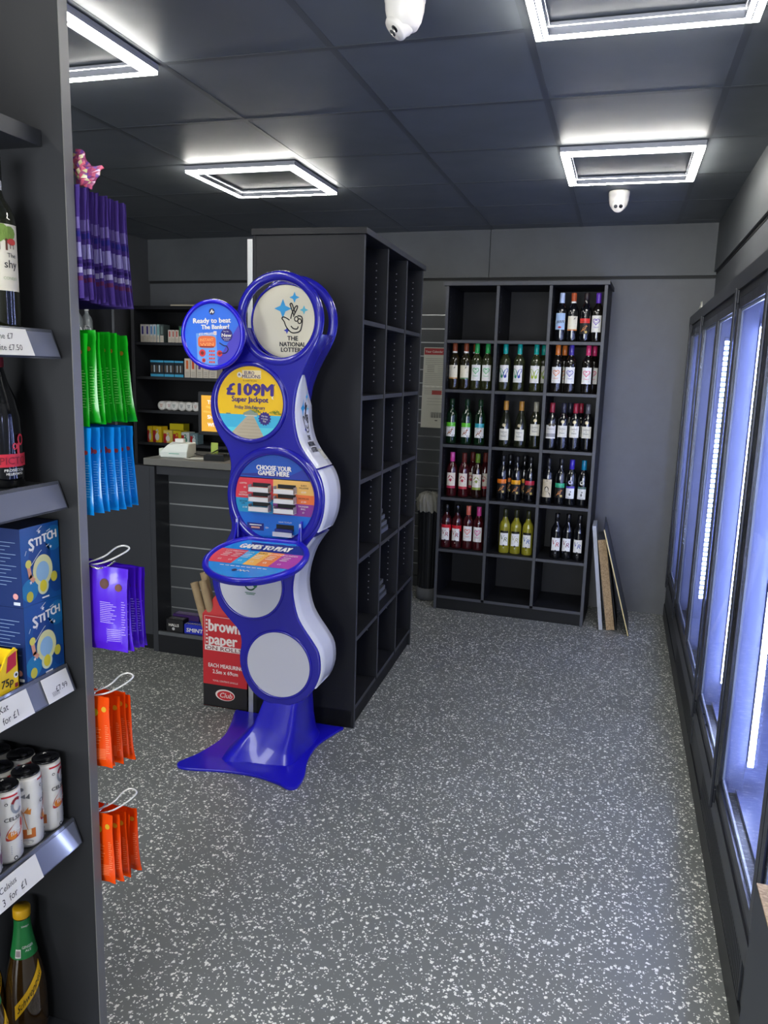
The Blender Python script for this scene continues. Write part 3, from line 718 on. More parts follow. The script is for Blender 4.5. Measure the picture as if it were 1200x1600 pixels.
m.text('18+', -.032, -.124, WHITE, T, h=.008, w=.0012)
m.build('game_panel', stand, True)
rim((-1.298, 1.133), .190, .019, .014)
sn = 0
for cx in (-.057, .052):
    for cz in (.039, .0, -.040):
        d = MB(); x0, x1 = -.045, .044
        d.box(cx+x0+.008, cx+x1-.004, cz+.002, cz+.018, .0008, .0022, M('0e0f16', .5), T)
        d.box(cx+x0, cx+x1, cz-.016, cz-.013, 0, .030, M('d8d8dc', .2, coat=.5), T)
        d.box(cx+x0, cx+x1, cz-.013, cz+.002, .027, .030, M('e4e2e0', .2, coat=.5), T)
        d.box(cx+x1-.002, cx+x1, cz-.013, cz+.012, .0, .030, M('a9a6ac', .15, coat=.5), T); d.box(cx+x0, cx+x0+.002, cz-.013, cz+.012, .0, .030, M('a9a6ac', .15, coat=.5), T)
        d.build('slip_holder', stand, True)
        s2 = MB().box(cx+x0+.004, cx+x1-.006, cz-.0125, cz+.000, .004, .026, PAPER, T)
        o = s2.build('play_slips', None); tag(o, 'white play slips, %s %s holder of the lottery stand' % (['upper', 'middle', 'lower'][sn % 3], 'left' if sn < 3 else 'right'), 'play slips', 'play slips in the lottery stand holders'); sn += 1
d = MB(); d.box(.005, .088, -.150, -.145, 0, .03, M('c9c9cf', .2, coat=.5), T); d.box(.005, .088, -.145, -.132, .026, .030, M('bfc0cc', .2, coat=.5), T); d.box(.01, .085, -.130, -.106, .0008, .003, INK, T); d.box(.010, .083, -.143, -.122, .004, .02, M('1c2878', .4), T)
d.build('leaflet_holder', stand, True)
# 3/4 plain white lower discs
T = fr(-1.405, .762); m = MB(); m.disc(0, 0, .143, M('cdcdd4', .4, coat=.3), T, 0, 64)
gr = M('1c6a44', .5)
P = [( .024*math.cos(a), .002+.024*math.sin(a)) for a in [math.radians(70+k*14) for k in range(19)]]
m.stroke(P, .006, gr, T, .0012); m.poly([(.012, .007), (.034, .007), (.024, -.013)], gr, T, .0013); m.disc(.022, -.002, .009, gr, T, .0014, 16)
m.rect(-.024, .024, -.036, -.033, gr, T, .0012); m.rect(-.019, .019, -.042, -.039, gr, T, .0012)
m.build('white_disc', stand, True); rim((-1.405, .762), .146, .006, .006)
T = fr(-1.279, .430); MB().disc(0, 0, .1425, M('cdcdd6', .4, coat=.3), T, 0, 64).build('white_disc', stand, True); rim((-1.279, .430), .146, .006, .006)
# small side poster disc
Ta = frame((-1.537, 2.795, 1.765), (1, .03, 0), (0, 0, 1)); Tn = lambda u, v, w=0: Ta(u, v, w)
T = Ta; m = MB(); R = .118
m.lathe([(.128, -.018), (.134, -.012), (.136, 0), (.132, .008), (.124, .010), (.119, .006), (.118, .001), (.001, .001)], M('1f14cc', .2, coat=.6), T, n=64)
m.build('poster_rim', stand, True)
m = MB(); m.disc(0, 0, R, M('2f6fe0', .35), T, .0015, 64)
m.poly(inside_clip([(-.0, -.13), (.13, -.13), (.13, .07)], R-.001, 64), M('4a3fc0', .35), T, .0019)
m.disc(-.002, .088, .012, M('1a1a4a', .4), T, .0024, 20); m.stroke([(-.008, .083), (-.001, .094), (.002, .083), (.006, .088)], .004, WHITE, T, .003)
m.text('Ready to beat', -.002, .055, WHITE, T, h=.019, wd=.158, bold=.06, w=.003, rot=.03); m.text('The Banker?', .012, .031, WHITE, T, h=.017, wd=.118, bold=.06, w=.003, rot=.03)
def rt(P, a=.05): return [(x*math.cos(a)-y*math.sin(a), x*math.sin(a)+y*math.cos(a)) for x, y in P]
m.poly(inside_clip(rt([(-.070, -.16), (.016, -.16), (.016, .008), (-.070, .008)]), R-.003, 64), M('6aa0e8', .4), T, .0024)
m.text('£12 MILLION', -.022, .004, WHITE, T, h=.009, wd=.070, bold=.03, w=.0034, rot=.05)
m.rect(.005, .018, .0, .014, WHITE, T, .0036); m.text('£3', .0115, .007, M('c02a2a'), T, h=.007, w=.004)
m.poly([(-.024+.038*math.copysign(abs(math.cos(2*PI*k/28))**.5, math.cos(2*PI*k/28)), -.027+.023*math.copysign(abs(math.sin(2*PI*k/28))**.5, math.sin(2*PI*k/28))) for k in range(28)], M('e2693a', .4), T, .003)
for i in range(2): m.text(['INSTANT', 'WIN'][i], -.024, -.019-.017*i, M('f4a860', .4), T, h=.012, wd=.058, bold=.03, w=.0036, rot=.05)
m.rect(-.054, .006, -.048, -.044, M('7a1c20'), T, .0036)
for (x, y, rr_) in ((-.044, -.070, .014), (.030, -.070, .012), (-.038, -.098, .008)): m.disc(x, y, rr_, M('d8343a', .4), T, .0032, 20); m.disc(x, y, rr_*.5, M('7a1c20', .4), T, .0036, 16)
for i in range(3):
    for j in range(4):
        x, y = -.012+.009*i, -.062-.014*j
        if x*x+y*y < .0125: m.disc(x, y, .0040, M('e0402a', .4), T, .0034, 10)
m.stroke(smooth_poly([(.035, -.068), (.055, -.068), (.066, -.055), (.06, -.042), (.048, -.040), (.03, -.03)], 3, False), .004, M('23204a'), T, .0034)
m.disc(.060, .000, .025, M('2a1f78', .4), T, .003, 32); m.text('New', .060, 0, WHITE, T, h=.013, wd=.040, bold=.04, w=.0036); m.text('Play the', .058, .014, WHITE, T, h=.005, w=.0036); m.text('Scratchcard', .060, -.012, WHITE, T, h=.0045, w=.0036); m.text('in store', .060, -.018, WHITE, T, h=.0045, w=.0036)
m.build('poster_disc', stand, True)
MB().box(-1.50, -1.44, 2.83, 2.87, 1.72, 1.82, BLUE2).build('poster_bracket', stand, True, bevel=.006)
# writing tray
ta = math.radians(12.5)
T = frame((-1.288, 2.662, .928), (1, 0, 0), (0, math.cos(ta), math.sin(ta)))
def dpoly(r, cut=.150, n=64): return [(r*math.cos(2*PI*k/n), min(cut, r*math.sin(2*PI*k/n))) for k in range(n)]
m = MB(); m.prism(dpoly(.196, .172), -.02, -.004, BLUE, T, True); m.build('tray', stand, True, bevel=.006)
P = dpoly(.192, .160); m = MB(); m.tube([T(p[0], p[1], .0) for p in P], .0125, BLUE, 10, True); m.build('tray_rim', stand, True)
m = MB(); R = .181
def clipcut(poly, cut=.148):
    P = inside_clip(poly, R, 64); out = []
    for i in range(len(P)):
        a, b = P[i], P[(i+1) % len(P)]
        if a[1] <= cut: out.append(a)
        if (a[1] <= cut) != (b[1] <= cut):
            t = (cut-a[1])/(b[1]-a[1]); out.append((a[0]+(b[0]-a[0])*t, cut))
    return out
m.poly(clipcut([(-.2, -.2), (.2, -.2), (.2, .2), (-.2, .2)]), M('1f8ae0', .25, coat=.5), T, .001)
m.poly(clipcut([(-.05, .055), (.2, .055), (.2, .13), (-.08, .13)]), M('1d2d8c', .3), T, .0016)
for u0, u1, h in ((-.2, -.056, 'd8344a'), (-.056, -.008, '25a0dc'), (-.008, .044, 'ecb24e'), (.044, .096, 'e8803a'), (.096, .2, 'a83aa0')):
    m.poly(clipcut([(u0-.02, -.065), (u1-.02, -.065), (u1, .055), (u0, .055)]), M(h, .35), T, .002)
m.text('GAMES TO PLAY', .0, .090, WHITE, T, h=.038, wd=.215, bold=.07, shear=.1, w=.003)
for tx, x in (('LOTTO', -.122), ('HOTPICKS', -.078), ('LIFE', -.036), ('EURO', .013), ('HOTPICKS', .066), ('THUNDER', .125)):
    m.text(tx, x, .038, WHITE if tx != 'EURO' else INK, T, h=.010, bold=.01, w=.003)
    for k in range(3): m.rect(x-.020-.003*k, x+.010-.003*k, .018-.013*k, .022-.013*k, WHITE, T, .003)
    m.text('£2', x-.014, -.036, WHITE, T, h=.011, bold=.02, w=.003)
[m.rect(-.11+.022*k, -.093+.022*k, -.087, -.083, WHITE, T, .003) for k in range(9)]
m.disc(-.035, -.115, .010, M('141a50'), T, .003, 18); m.stroke(smooth_poly([(-.020, -.118), (-.012, -.108), (-.008, -.120), (0, -.110), (.008, -.119), (.016, -.110), (.026, -.117)], 3, False), .004, WHITE, T, .003)
m.build('tray_print', stand, True)
for x in (-1.452, -1.176):
    m = MB(); P = [(2.852, .90), (2.852, 1.045), (2.838, 1.05), (2.825, 1.035), (2.80, .965), (2.76, .935), (2.78, .925)]
    m.prism(P, x-.003, x+.003, BLUE, lambda u, v, w=0: (w, u, v)); m.box(x-.0045, x+.0045, 2.822, 2.826, .965, 1.04, M('b9c2ea', .1, coat=.6)); m.build('tray_arm', stand, True)
# foot
base = [(-1.655, 2.685), (-1.63, 2.648), (-1.56, 2.655), (-1.44, 2.682), (-1.31, 2.69), (-1.20, 2.668), (-1.145, 2.645), (-1.112, 2.667), (-1.118, 2.757), (-1.155, 2.883), (-1.165, 3.03), (-1.128, 3.18), (-1.115, 3.232), (-1.155, 3.262), (-1.27, 3.236), (-1.42, 3.225), (-1.58, 3.252), (-1.645, 3.25), (-1.665, 3.21), (-1.615, 3.06), (-1.590, 2.93), (-1.615, 2.78)]
base = [(x, min(y, 3.222)) for x, y in base]
MB().prism(smooth_poly(base, 4), .0, .012, BLUE, None, True).build('foot_plate', stand, True, bevel=.004)
lv = [(0.012, [(-1.50, 2.765), (-1.39, 2.775), (-1.245, 2.795), (-1.195, 2.84), (-1.19, 3.10), (-1.25, 3.165), (-1.46, 3.165), (-1.52, 3.08)]),
      (0.06, [(-1.462, 2.80), (-1.385, 2.80), (-1.25, 2.81), (-1.205, 2.85), (-1.20, 3.08), (-1.25, 3.12), (-1.42, 3.12), (-1.47, 3.04)]),
      (0.15, [(-1.39, 2.85), (-1.355, 2.832), (-1.235, 2.832), (-1.20, 2.86), (-1.195, 3.04), (-1.23, 3.06), (-1.36, 3.06), (-1.39, 3.01)]),
      (0.30, [(-1.335, 2.875), (-1.32, 2.86), (-1.215, 2.86), (-1.195, 2.88), (-1.19, 3.00), (-1.21, 3.015), (-1.32, 3.015), (-1.335, 2.99)])]
V = []; F = []
for z, P in lv: V += [(x, y, z) for x, y in P]
for i in range(3):
    for k in range(8): F.append((i*8+k, i*8+(k+1) % 8, (i+1)*8+(k+1) % 8, (i+1)*8+k))
W_ = []
for i in range(13):
    t = i/12*3; a = min(2, int(t)); q = t-a; z = lv[a][0]+(lv[a+1][0]-lv[a][0])*q
    P = [(lv[a][1][k][0]*(1-q)+lv[a+1][1][k][0]*q, lv[a][1][k][1]*(1-q)+lv[a+1][1][k][1]*q) for k in range(8)]
    W_.append((z, smooth_poly(P, 3)))
V = [(x, y, z) for z, P in W_ for x, y in P]; F = []
for i in range(12):
    for k in range(24): F.append((i*24+k, i*24+(k+1) % 24, (i+1)*24+(k+1) % 24, (i+1)*24+k))
MB().add(V, F, M('1a13b8', .3, coat=.3), None, True).build('foot_column', stand, True)

# ================================================================== COOLER
cool = thing('display_cooler', 'long black glass-door display cooler with blue-white LED strips along the right wall', 'cooler', (.72, 3.4, 0))
FR = M('1b1d24', .3, noise=.08); LIN = M('6d76a0', .35); PLM = M('17191d', .4)
POSTS = [1.13, 1.85, 2.57, 3.285, 3.97, 4.66, 5.38, 5.62]
m = MB(); m.box(.40, 1.12, 1.12, 5.635, 0, .10, PLM); m.box(.405, 1.12, 1.12, 5.635, .10, .23, PLM); m.box(.398, 1.12, 1.12, 5.635, .23, .30, M('2a2c33', .35)); m.box(.402, 1.12, 1.12, 5.635, .30, .345, PLM); m.build('plinth', cool, True)
for y0, y1 in ((1.93, 2.92), (1.2, 1.8), (3.4, 4.4)):
    m = MB(); m.box(.4005, .406, y0, y1, .105, .222, M('24272c', .4))
    n = int((y1-y0)/.022)
    for i in range(n):
        y = y0+.01+i*.022
        m.add([(.400, y, .112), (.400, y+.009, .112), (.400, y+.019, .215), (.400, y+.010, .215)], [(0, 1, 2, 3)], M('050506', .6))
    m.build('vent_grille', cool, True)
m = MB(); m.box(.392, 1.12, 1.12, 5.635, 1.985, 2.045, M('26282d', .35)); m.box(.402, 1.12, 1.12, 5.635, 1.955, 1.985, PLM); m.build('header', cool, True)
m = MB(); m.box(1.05, 1.12, 1.12, 5.635, .345, 1.955, LIN); m.box(.45, 1.05, 1.12, 1.15, .345, 1.955, LIN); m.box(.45, 1.05, 5.60, 5.635, .345, 1.955, LIN); m.box(.45, 1.05, 1.15, 5.60, .345, .36, LIN); m.box(.45, 1.05, 1.15, 5.60, 1.94, 1.955, LIN)
for z in (.55, .72): pass
for k in range(9): m.box(1.046, 1.05, 1.6+k*.47, 1.615+k*.47, .36, 1.94, M('5d627a', .4))
m.build('interior_liner', cool, True)
for k, y in enumerate(POSTS):
    MB().box(.414, .470, y-.018, y+.018, .345, 1.955, M('7f88b4', .35)).build('mullion', cool, True)
LED = M('c4d0ff', .5, emit=STRIP_E); LEDH = M('6d7490', .5)
def strip(y, side, cols, e):
    m = MB(); yy = y+side*.024; a, b = sorted((yy, yy+side*.006)); 
    if cols == 1:
        m.box(.473, .491, a, b, .44, 1.86, LEDH)
        for i in range(56):
            z = .45+i*.025; m.box(.4735, .4905, b if side > 0 else a-.004, b+.004 if side > 0 else a, z, z+.0205, e)
    else:
        xo = .432 if y < 5.5 else .412; cw = .0175 if y < 5.5 else .011
        m.box(xo, xo+cw*3, a, b, .60, 1.84, LEDH)
        for i in range(52):
            z = .61+i*.0235
            for c in range(3): m.box(xo+.002+c*cw, xo+cw-.002+c*cw, b if side > 0 else a-.004, b+.004 if side > 0 else a, z, z+.014, e)
    m.build('led_strip', cool, True)
LED2 = M('c0ccff', .5, emit=STRIP_E*.45)
for y in POSTS[:4]:
    strip(y, -1, 1, LED); strip(y, 1, 1, LED)
strip(3.97, -1, 3, LED2); strip(3.97, 1, 3, LED2); strip(4.66, 1, 3, LED2); strip(5.38, -1, 1, LED2); strip(5.62, -1, 3, LED2)  # third and fourth strips are added, their dim glow stands for reflections in glass
for k in range(len(POSTS)-1):
    y0, y1 = POSTS[k]+.003, POSTS[k+1]-.003
    m = MB(); fw = .036; X0, X1 = .394, .410
    m.box(X0, X1, y0, y1, .352, .352+fw, FR); m.box(X0, X1, y0, y1, 1.948-fw, 1.948, FR); m.box(X0, X1, y0, y0+fw, .352+fw, 1.948-fw, FR); m.box(X0, X1, y1-fw, y1, .352+fw, 1.948-fw, FR)
    d = m.build('door', cool, True)
    g = MB().box(.3975, .4025, y0+fw, y1-fw, .352+fw, 1.948-fw, GLASS); g2 = g.build('glass_pane', None); 
    g2.location = (-.72, -3.4, 0); g2.parent = d
    for (a, b) in ((y0+fw, y1-fw),):
        s_ = MB(); s_.box(.4035, .4095, a, a+.010, .352+fw, 1.948-fw, M('8f95a6', .3)); s_.box(.4035, .4095, b-.010, b, .352+fw, 1.948-fw, M('8f95a6', .3)); s_.box(.4035, .4095, a, b, .352+fw, .352+fw+.014, M('aab0c2', .3)); s_.box(.4035, .4095, a, b, 1.948-fw-.01, 1.948-fw, M('aab0c2', .3))
        o = s_.build('seal', None); o.location = (-.72, -3.4, 0); o.parent = d
for y in (2.57, 3.285, 4.66, 5.38):
    m = MB(); m.box(.377, .386, y-.024, y+.002, .285, 1.985, FR); m.box(.3855, .394, y-.02, y+.008, .30, .35, FR); m.box(.3855, .394, y-.02, y+.008, 1.93, 1.98, FR); m.build('handle', cool, True, bevel=.003)
o = MB().box(-.02, .03, -.05, .05, 0, .004, PAPER).box(-.022, -.012, -.05, .05, .004, .035, PAPER).build('crumpled_paper')
me = o.data
for v in me.vertices: v.co += Vector((random.uniform(-.008, .008), random.uniform(-.012, .012), random.uniform(0, .006)))
place(o, (.42, 4.98, 2.0455)); tag(o, 'scrap of white paper lying on top of the cooler', 'paper')

# chipboard cabinet end standing in front of the cooler
m = MB(); m.box(.350, .390, .95, 1.645, 0, .615, M('33363a', .45)); m.box(.3505, .3895, .951, 1.644, .615, .618, CHIP)
o = m.build('offcut_board'); tag(o, 'dark faced chipboard panel standing beside the cooler, bottom right corner', 'board')

# leaning boards by the wine rack
def lean(y0, y1, xb, xt, zt, th, face, edge, label, name):
    # board in the Y direction, leaning to -X; th measured across
    m = MB(); d = Vector((xt-xb, 0, zt)); L_ = d.length; u = d.normalized(); n = Vector((u.z, 0, -u.x))
    V = []
    for y in (y0, y1):
        for a, b in ((0, 0), (L_, 0), (L_, th), (0, th)):
            p = Vector((xb, y, 0))+u*a+n*b; V.append(tuple(p))
    zm = min(v[2] for v in V); V = [(v[0], v[1], v[2]-zm+.0005) for v in V]
    m.add(V, [(0, 1, 2, 3), (4, 7, 6, 5)], edge); m.add(V, [(0, 4, 5, 1), (3, 2, 6, 7)], face); m.add(V, [(1, 5, 6, 2), (0, 3, 7, 4)], face)
    return tag(m.build(name), label, 'board', 'boards leaning beside the wine rack')
GF = M('3f4247', .45, noise=.08)
lean(5.17, 5.40, -.022, -.112, .69, .024, M('a6a9ac', .5), M('a6a9ac', .5), 'grey edged board leaning closest to the wine rack side', 'leaning_board')
lean(5.185, 5.48, .026, -.072, .60, .052, GF, CHIP, 'thick raw chipboard edge board leaning between two thinner boards', 'leaning_board')
lean(5.20, 5.55, .086, -.016, .56, .008, BLK2, BLK2, 'thin black board leaning behind the yellow edged board', 'leaning_board')
lean(5.11, 5.60, .160, -.040, .685, .007, GF, M('d2c08a', .6), 'thin board with pale yellow edge leaning farthest right', 'leaning_board')

# ================================================================== BIN AND POSTER BY THE BACK WALL
t = thing('litter_bin', 'black ribbed bin with a crumpled liner squeezed left of the wine rack', 'bin', (-1.262, 5.46, 0))
m = MB(); n = 64
prof = []
V = []; F = []
for z, r in ((.09, .070), (.10, .073), (.70, .086), (.71, .088), (.72, .086)):
    for k in range(n):
        a = 2*PI*k/n; rr = r*(1 if k % 4 < 2 else .965); V.append((rr*math.cos(a), rr*math.sin(a), z))
for i in range(4):
    for k in range(n): F.append((i*n+k, i*n+(k+1) % n, (i+1)*n+(k+1) % n, (i+1)*n+k))
F.append(tuple(range(n-1, -1, -1)))
m.add(V, F, M('181a1d', .4)); m.build('bin_body', t)
V = []; F = []
for i, (z, r) in enumerate(((.66, .090), (.70, .092), (.74, .092), (.775, .075), (.79, .04), (.785, .005))):
    for k in range(n):
        a = 2*PI*k/n; rr = r*(1+.08*math.sin(k*1.7+i)+.05*math.sin(k*.9+2*i)); V.append((rr*math.cos(a), rr*math.sin(a), z+.008*math.sin(k*1.3+i*2)))
for i in range(5):
    for k in range(n): F.append((i*n+k, i*n+(k+1) % n, (i+1)*n+(k+1) % n, (i+1)*n+k))
MB().add(V, F, M('8e8d84', .5), None, True).build('liner', t)
MB().lathe([(.066, 0.001), (.078, .004), (.080, .03), (.078, .088), (.06, .09)], M('5b5d5e', .6), n=32).build('bin_base', t)
m = MB(); Tp = frame((-1.345, 5.70, 1.235), BX, (-.035, 0, 1), None); Tp = frame(WB+BX*(-1.957)+BY*(-.001)+Vector((0, 0, 1.235)), BX, (.012, 0, 1), None)
o0 = MB(); o0.box(0, .235, 0, .588, 0, .0015, M('cfcfc0', .5), Tp)
o0.rect(.004, .231, .535, .582, M('b3393c', .5), Tp, .0018); o0.text('Your Calendar Three', .012, .558, PAPER, Tp, h=.016, w=.0022, align='L', bold=.02)
gy = M('8b8b80', .6)
for k in range(20):
    v = .505-k*.0135
    if 3 < k < 8: o0.rect(.03, .085, v, v+.004, gy, Tp, .0018); o0.rect(.11, .21, v, v+.002, gy, Tp, .0018)
    else: o0.rect(.015, .21-random.uniform(0, .05), v, v+.0025, gy, Tp, .0018)
o0.rect(.17, .21, .505, .515, INK, Tp, .002); o0.rect(.075, .15, .245, .275, M('b04a44', .5), Tp, .0022)
for k in range(3): o0.rect(.04, .21, .215-.022*k, .217-.022*k, gy, Tp, .0018)
for k in range(14): o0.rect(.075+k*.0065, .075+k*.0065+(.004 if k % 3 else .0025), .075, .115, INK, Tp, .002)
o0.rect(.108, .128, .052, .058, INK, Tp, .002)
for k in range(8): o0.poly([(.0+.02*k, .300+.004*(k % 2)), (.02+.02*k, .300+.004*((k+1) % 2)), (.02+.02*k, .308), (.0+.02*k, .310)], M('e9eadf', .25), Tp, .0024)
tag(o0.build('wall_notice'), 'pale paper notice with red heading taped to the slatted back wall', 'notice')

# ================================================================== COUNTER AND TILL
ct = thing('shop_counter', 'dark shop counter with grey worktop and slatted front recess', 'counter', (-2.5, 4.0, 0))
m = MB(); m.box(-3.30, -2.495, 3.80, 3.82, .10, 1.085, M('33353a', .4, noise=.1)); m.box(-3.28, -2.50, 3.83, 3.85, 0, .10, BLK2); m.build('front_panel', ct, True)
m = MB(); m.box(-2.494, -2.462, 3.80, 4.24, 0, 1.085, M('33353a', .4, noise=.1)); m.build('side_panel', ct, True)
m = MB(); SLC = M('3a3d40', .4, noise=.1)
zz = [.105+.1245*k for k in range(9)]
for k in range(8):
    m.box(-2.461, -1.72, zz[k]+.005, min(1.08, zz[k+1]-.004), 3.94, 3.955, SLC, lambda a, b, c: (a, c, b)); m.box(-2.461, -1.72, zz[k+1]-.004, zz[k+1]+.004, 3.945, 3.953, ALU, lambda a, b, c: (a, c, b))
m.box(-2.461, -1.72, 3.956, 3.975, 0, 1.08, BLK2)
m.build('slatwall', ct, True)
MB().box(-2.461, -1.70, 3.80, 3.939, 0, .105, BLK).box(-2.461, -1.70, 3.80, 3.815, .1055, .125, M('55585b', .4)).build('bottom_shelf', ct, True)
MB().box(-2.461, -1.72, 3.82, 3.939, 1.04, 1.085, M('33353a', .4)).build('top_rail', ct, True)
MB().box(-2.525, -1.69, 3.79, 4.26, 1.092, 1.13, M('6c6b66', .5, noise=.1)).build('worktop', ct, True, bevel=.003)
MB().box(-3.29, -2.53, 4.0, 4.24, 1.0, 1.03, BLK).build('rear_shelf', ct, True)
# sweets on the bottom shelf
def carton(name, label, loc, sx, sy, sz, body, rz=0., cat='carton', group=None, art=None, edges=None):
    m = MB(); b = M(body, .45); m.box(-sx/2, sx/2, -sy/2, sy/2, 0, sz, b)
    T = frame((-sx/2, -sy/2-.0003, 0), (1, 0, 0), (0, 0, 1), (0, -1, 0)); T2 = frame((-sx/2, -sy/2, sz+.0003), (1, 0, 0), (0, 1, 0))
    if art: art(m, T, T2, sx, sy, sz)
    o = m.build(name); place(o, loc, rz); tag(o, label, cat, group); return o
def art_halls(m, T, T2, sx, sy, sz):
    m.text('HALLS', sx*.45, sz*.55, WHITE, T, wd=sx*.6, h=sz*.22, bold=.03); m.disc(sx*.42, sz*.24, sz*.13, M('b9b9b9'), T, .0006, 16)
    for k in range(8): m.rect(sx*(.08+.11*k), sx*(.14+.11*k), .01, sy-.01, M('8a8a8c'), T2, .0005)
def art_smint(m, T, T2, sx, sy, sz):
    m.text('SMINT', sx*.5, sz*.42, WHITE, T, wd=sx*.8, h=sz*.42, bold=.04, shear=.15)
    for k in range(9): m.poly([(sx*(.02+.11*k), .005), (sx*(.07+.11*k), .005), (sx*(.11+.11*k), sy*.45), (sx*(.06+.11*k), sy*.45)], WHITE, T2, .0005)
def art_lines(m, T, T2, sx, sy, sz):
    for k in range(6): m.rect(.008, sx-.008, .008+k*sy/6.5, .012+k*sy/6.5, M('b9a8d0'), T2, .0005)
SZ = .1262
carton('sweet_carton', 'black sweet carton with grey lettering on the low counter shelf', (-2.365, 3.850, SZ), .108, .06, .072, '1b1b1e', 0, 'carton', None, art_halls)
carton('sweet_carton', 'blue mint carton with white lettering on the low counter shelf', (-2.235, 3.850, SZ), .135, .06, .055, '2331b4', 0, 'carton', None, art_smint)
carton('sweet_carton', 'purple sweet carton behind the black and blue cartons', (-2.33, 3.910, SZ), .17, .05, .085, '3a1f5a', 0, 'carton', None, art_lines)
o = MB().lathe([(.02, 0), (.03, .02), (.034, .05), (.028, .08), (.012, .1)], M('c9a23a', .3, metal=.6), n=14).build('wrapped_sweet'); place(o, (-2.14, 3.905, SZ)); tag(o, 'gold foil wrapped sweet behind the blue mint carton', 'sweet')
# brown paper box with wooden sticks
bx = thing('carton_box', 'tall red brown-paper carton standing behind the lottery stand', 'carton', (-1.735, 3.30, 0), 0)
RED = M('c2242c', .5); W2 = .235; DZ = .12; HB = .47
m = MB(); t_ = .004
for z0, z1, mt in ((0, .115, M('19171a', .5)), (.115, HB, RED)):
    m.box(-W2/2, W2/2, -DZ/2, -DZ/2+t_, z0, z1, mt); m.box(-W2/2, W2/2, DZ/2-t_, DZ/2, z0, z1, mt); m.box(-W2/2, -W2/2+t_, -DZ/2+t_, DZ/2-t_, z0, min(z1, .40), mt); m.box(W2/2-t_, W2/2, -DZ/2+t_, DZ/2-t_, z0, z1, mt)
m.box(-W2/2, W2/2, -DZ/2, DZ/2, 0, .004, RED)
T = frame((-W2/2, -DZ/2-.0004, 0), (1, 0, 0), (0, 0, 1), (0, -1, 0))
PW = M('e8dcd6', .55)
m.text('brown', .034, .418, PW, T, h=.060, wd=.165, bold=.045, w=.0006, align='L'); m.text('paper', .034, .350, PW, T, h=.056, wd=.150, bold=.045, w=.0006, align='L')
m.rect(.012, .225, .290, .316, PW, T, .0004); m.text('ON ROLLS', .018, .303, M('7a1c1c'), T, h=.019, wd=.19, bold=.03, w=.0008, align='L')
m.stroke([(.012, .290), (.012, .462), (.225, .458)], .0018, PW, T, .0006)
for k in range(7): m.rect(.018, .027, .325+k*.0185, .334+k*.0185, PW, T, .0006)
m.text('EACH MEASURING', .030, .215, PW, T, h=.020, wd=.185, bold=.03, align='L'); m.text('2.5m x 69cm', .052, .184, PW, T, h=.020, wd=.135, bold=.03, align='L'); m.text('TOTAL CONTENTS 30 ROLLS', .052, .137, PW, T, h=.009, wd=.135, align='L')
c0 = (.118, .068); m.disc(c0[0], c0[1], .052, PW, T, .0006, 32, .029); m.disc(c0[0]+.003, c0[1]-.002, .046, RED, T, .0009, 32, .024); m.text('Club', c0[0]+.006, c0[1], PW, T, h=.026, shear=.25, w=.0014, bold=.01)
m.build('box_walls', bx)
m = MB(); m.add([(-W2/2, -DZ/2+.001, HB), (W2/2, -DZ/2+.001, HB), (W2/2, -DZ/2+.06, HB+.085), (-W2/2+.04, -DZ/2+.06, HB+.08)], [(0, 1, 2, 3)], M('c23438', .55))
m.add([(-W2/2+.001, -DZ/2, HB), (-W2/2+.001, DZ/2, HB), (-W2/2+.02, DZ/2, HB+.03), (-W2/2+.03, -DZ/2+.03, HB+.045)], [(0, 1, 2, 3)], M('b9a07a', .7)); m.build('box_flap', bx)
KR = wood_mat('9a8463', 'a8926f', 8, 'kraft_paper')
for i, (bp_, tp_, desc) in enumerate((((-1.745, 3.272, .02), (-1.908, 3.262, .612), 'leftmost'), ((-1.725, 3.315, .02), (-1.885, 3.315, .652), 'middle'), ((-1.70, 3.272, .02), (-1.862, 3.262, .626), 'front'), ((-1.66, 3.330, .02), (-1.745, 3.335, .66), 'upright right'))):
    b_, t2 = Vector(bp_), Vector(tp_); d = (t2-b_).normalized(); x = d.cross(Vector((0, 1, 0))).normalized()
    T = frame(b_, x, d.cross(x), d); m = MB(); s_ = .019
    m.lathe([(.004, 0), (s_, 0), (s_, (t2-b_).length), (.010, (t2-b_).length)], KR, T, n=20, sm=False)
    tag(m.build('paper_roll'), 'brown kraft paper roll, the %s one sticking out of the red carton' % desc, 'paper roll', 'paper rolls in the red carton')

# till monitor and things on the worktop
WT = 1.1305
mo = thing('till_screen', 'black till monitor showing a yellow screen, half hidden by the lottery stand', 'monitor', (-2.10, 4.12, WT))
m = MB(); m.box(-.26, .13, -.012, .012, .115, .365, M('2a2b2e', .35)); m.build('bezel', mo, bevel=.003)
T = frame((-.237, -.0135, .137), (1, 0, 0), (0, 0, 1), (0, -1, 0)); m = MB(); m.rect(0, .34, 0, .208, M('d8a037', .3, emit=.55), T, 0)
for k in range(9):
    a = k*2*PI/18+.1; m.poly([(.17, .1), (.17+.16*math.cos(a), .1+.09*math.sin(a)), (.17+.16*math.cos(a+.14), .1+.09*math.sin(a+.14))], M('e8b653', .3, emit=.5), T, .0006)
for tx, v in (('THE', .17), ('SHOP', .085), ('WITH US', .04)): m.text(tx, .04, v, M('f0d8dc', .4, emit=.8), T, h=.022, bold=.03, w=.001, align='L')
m.build('screen', mo)
MB().box(-.06, .06, -.06, .06, 0, .012, INK).box(-.02, .02, .012, .03, .012, .2, INK).build('stand', mo)
ct2 = thing('card_printer', 'white ticket printer on the grey worktop left of the monitor', 'printer', (-2.385, 3.93, WT), .12)
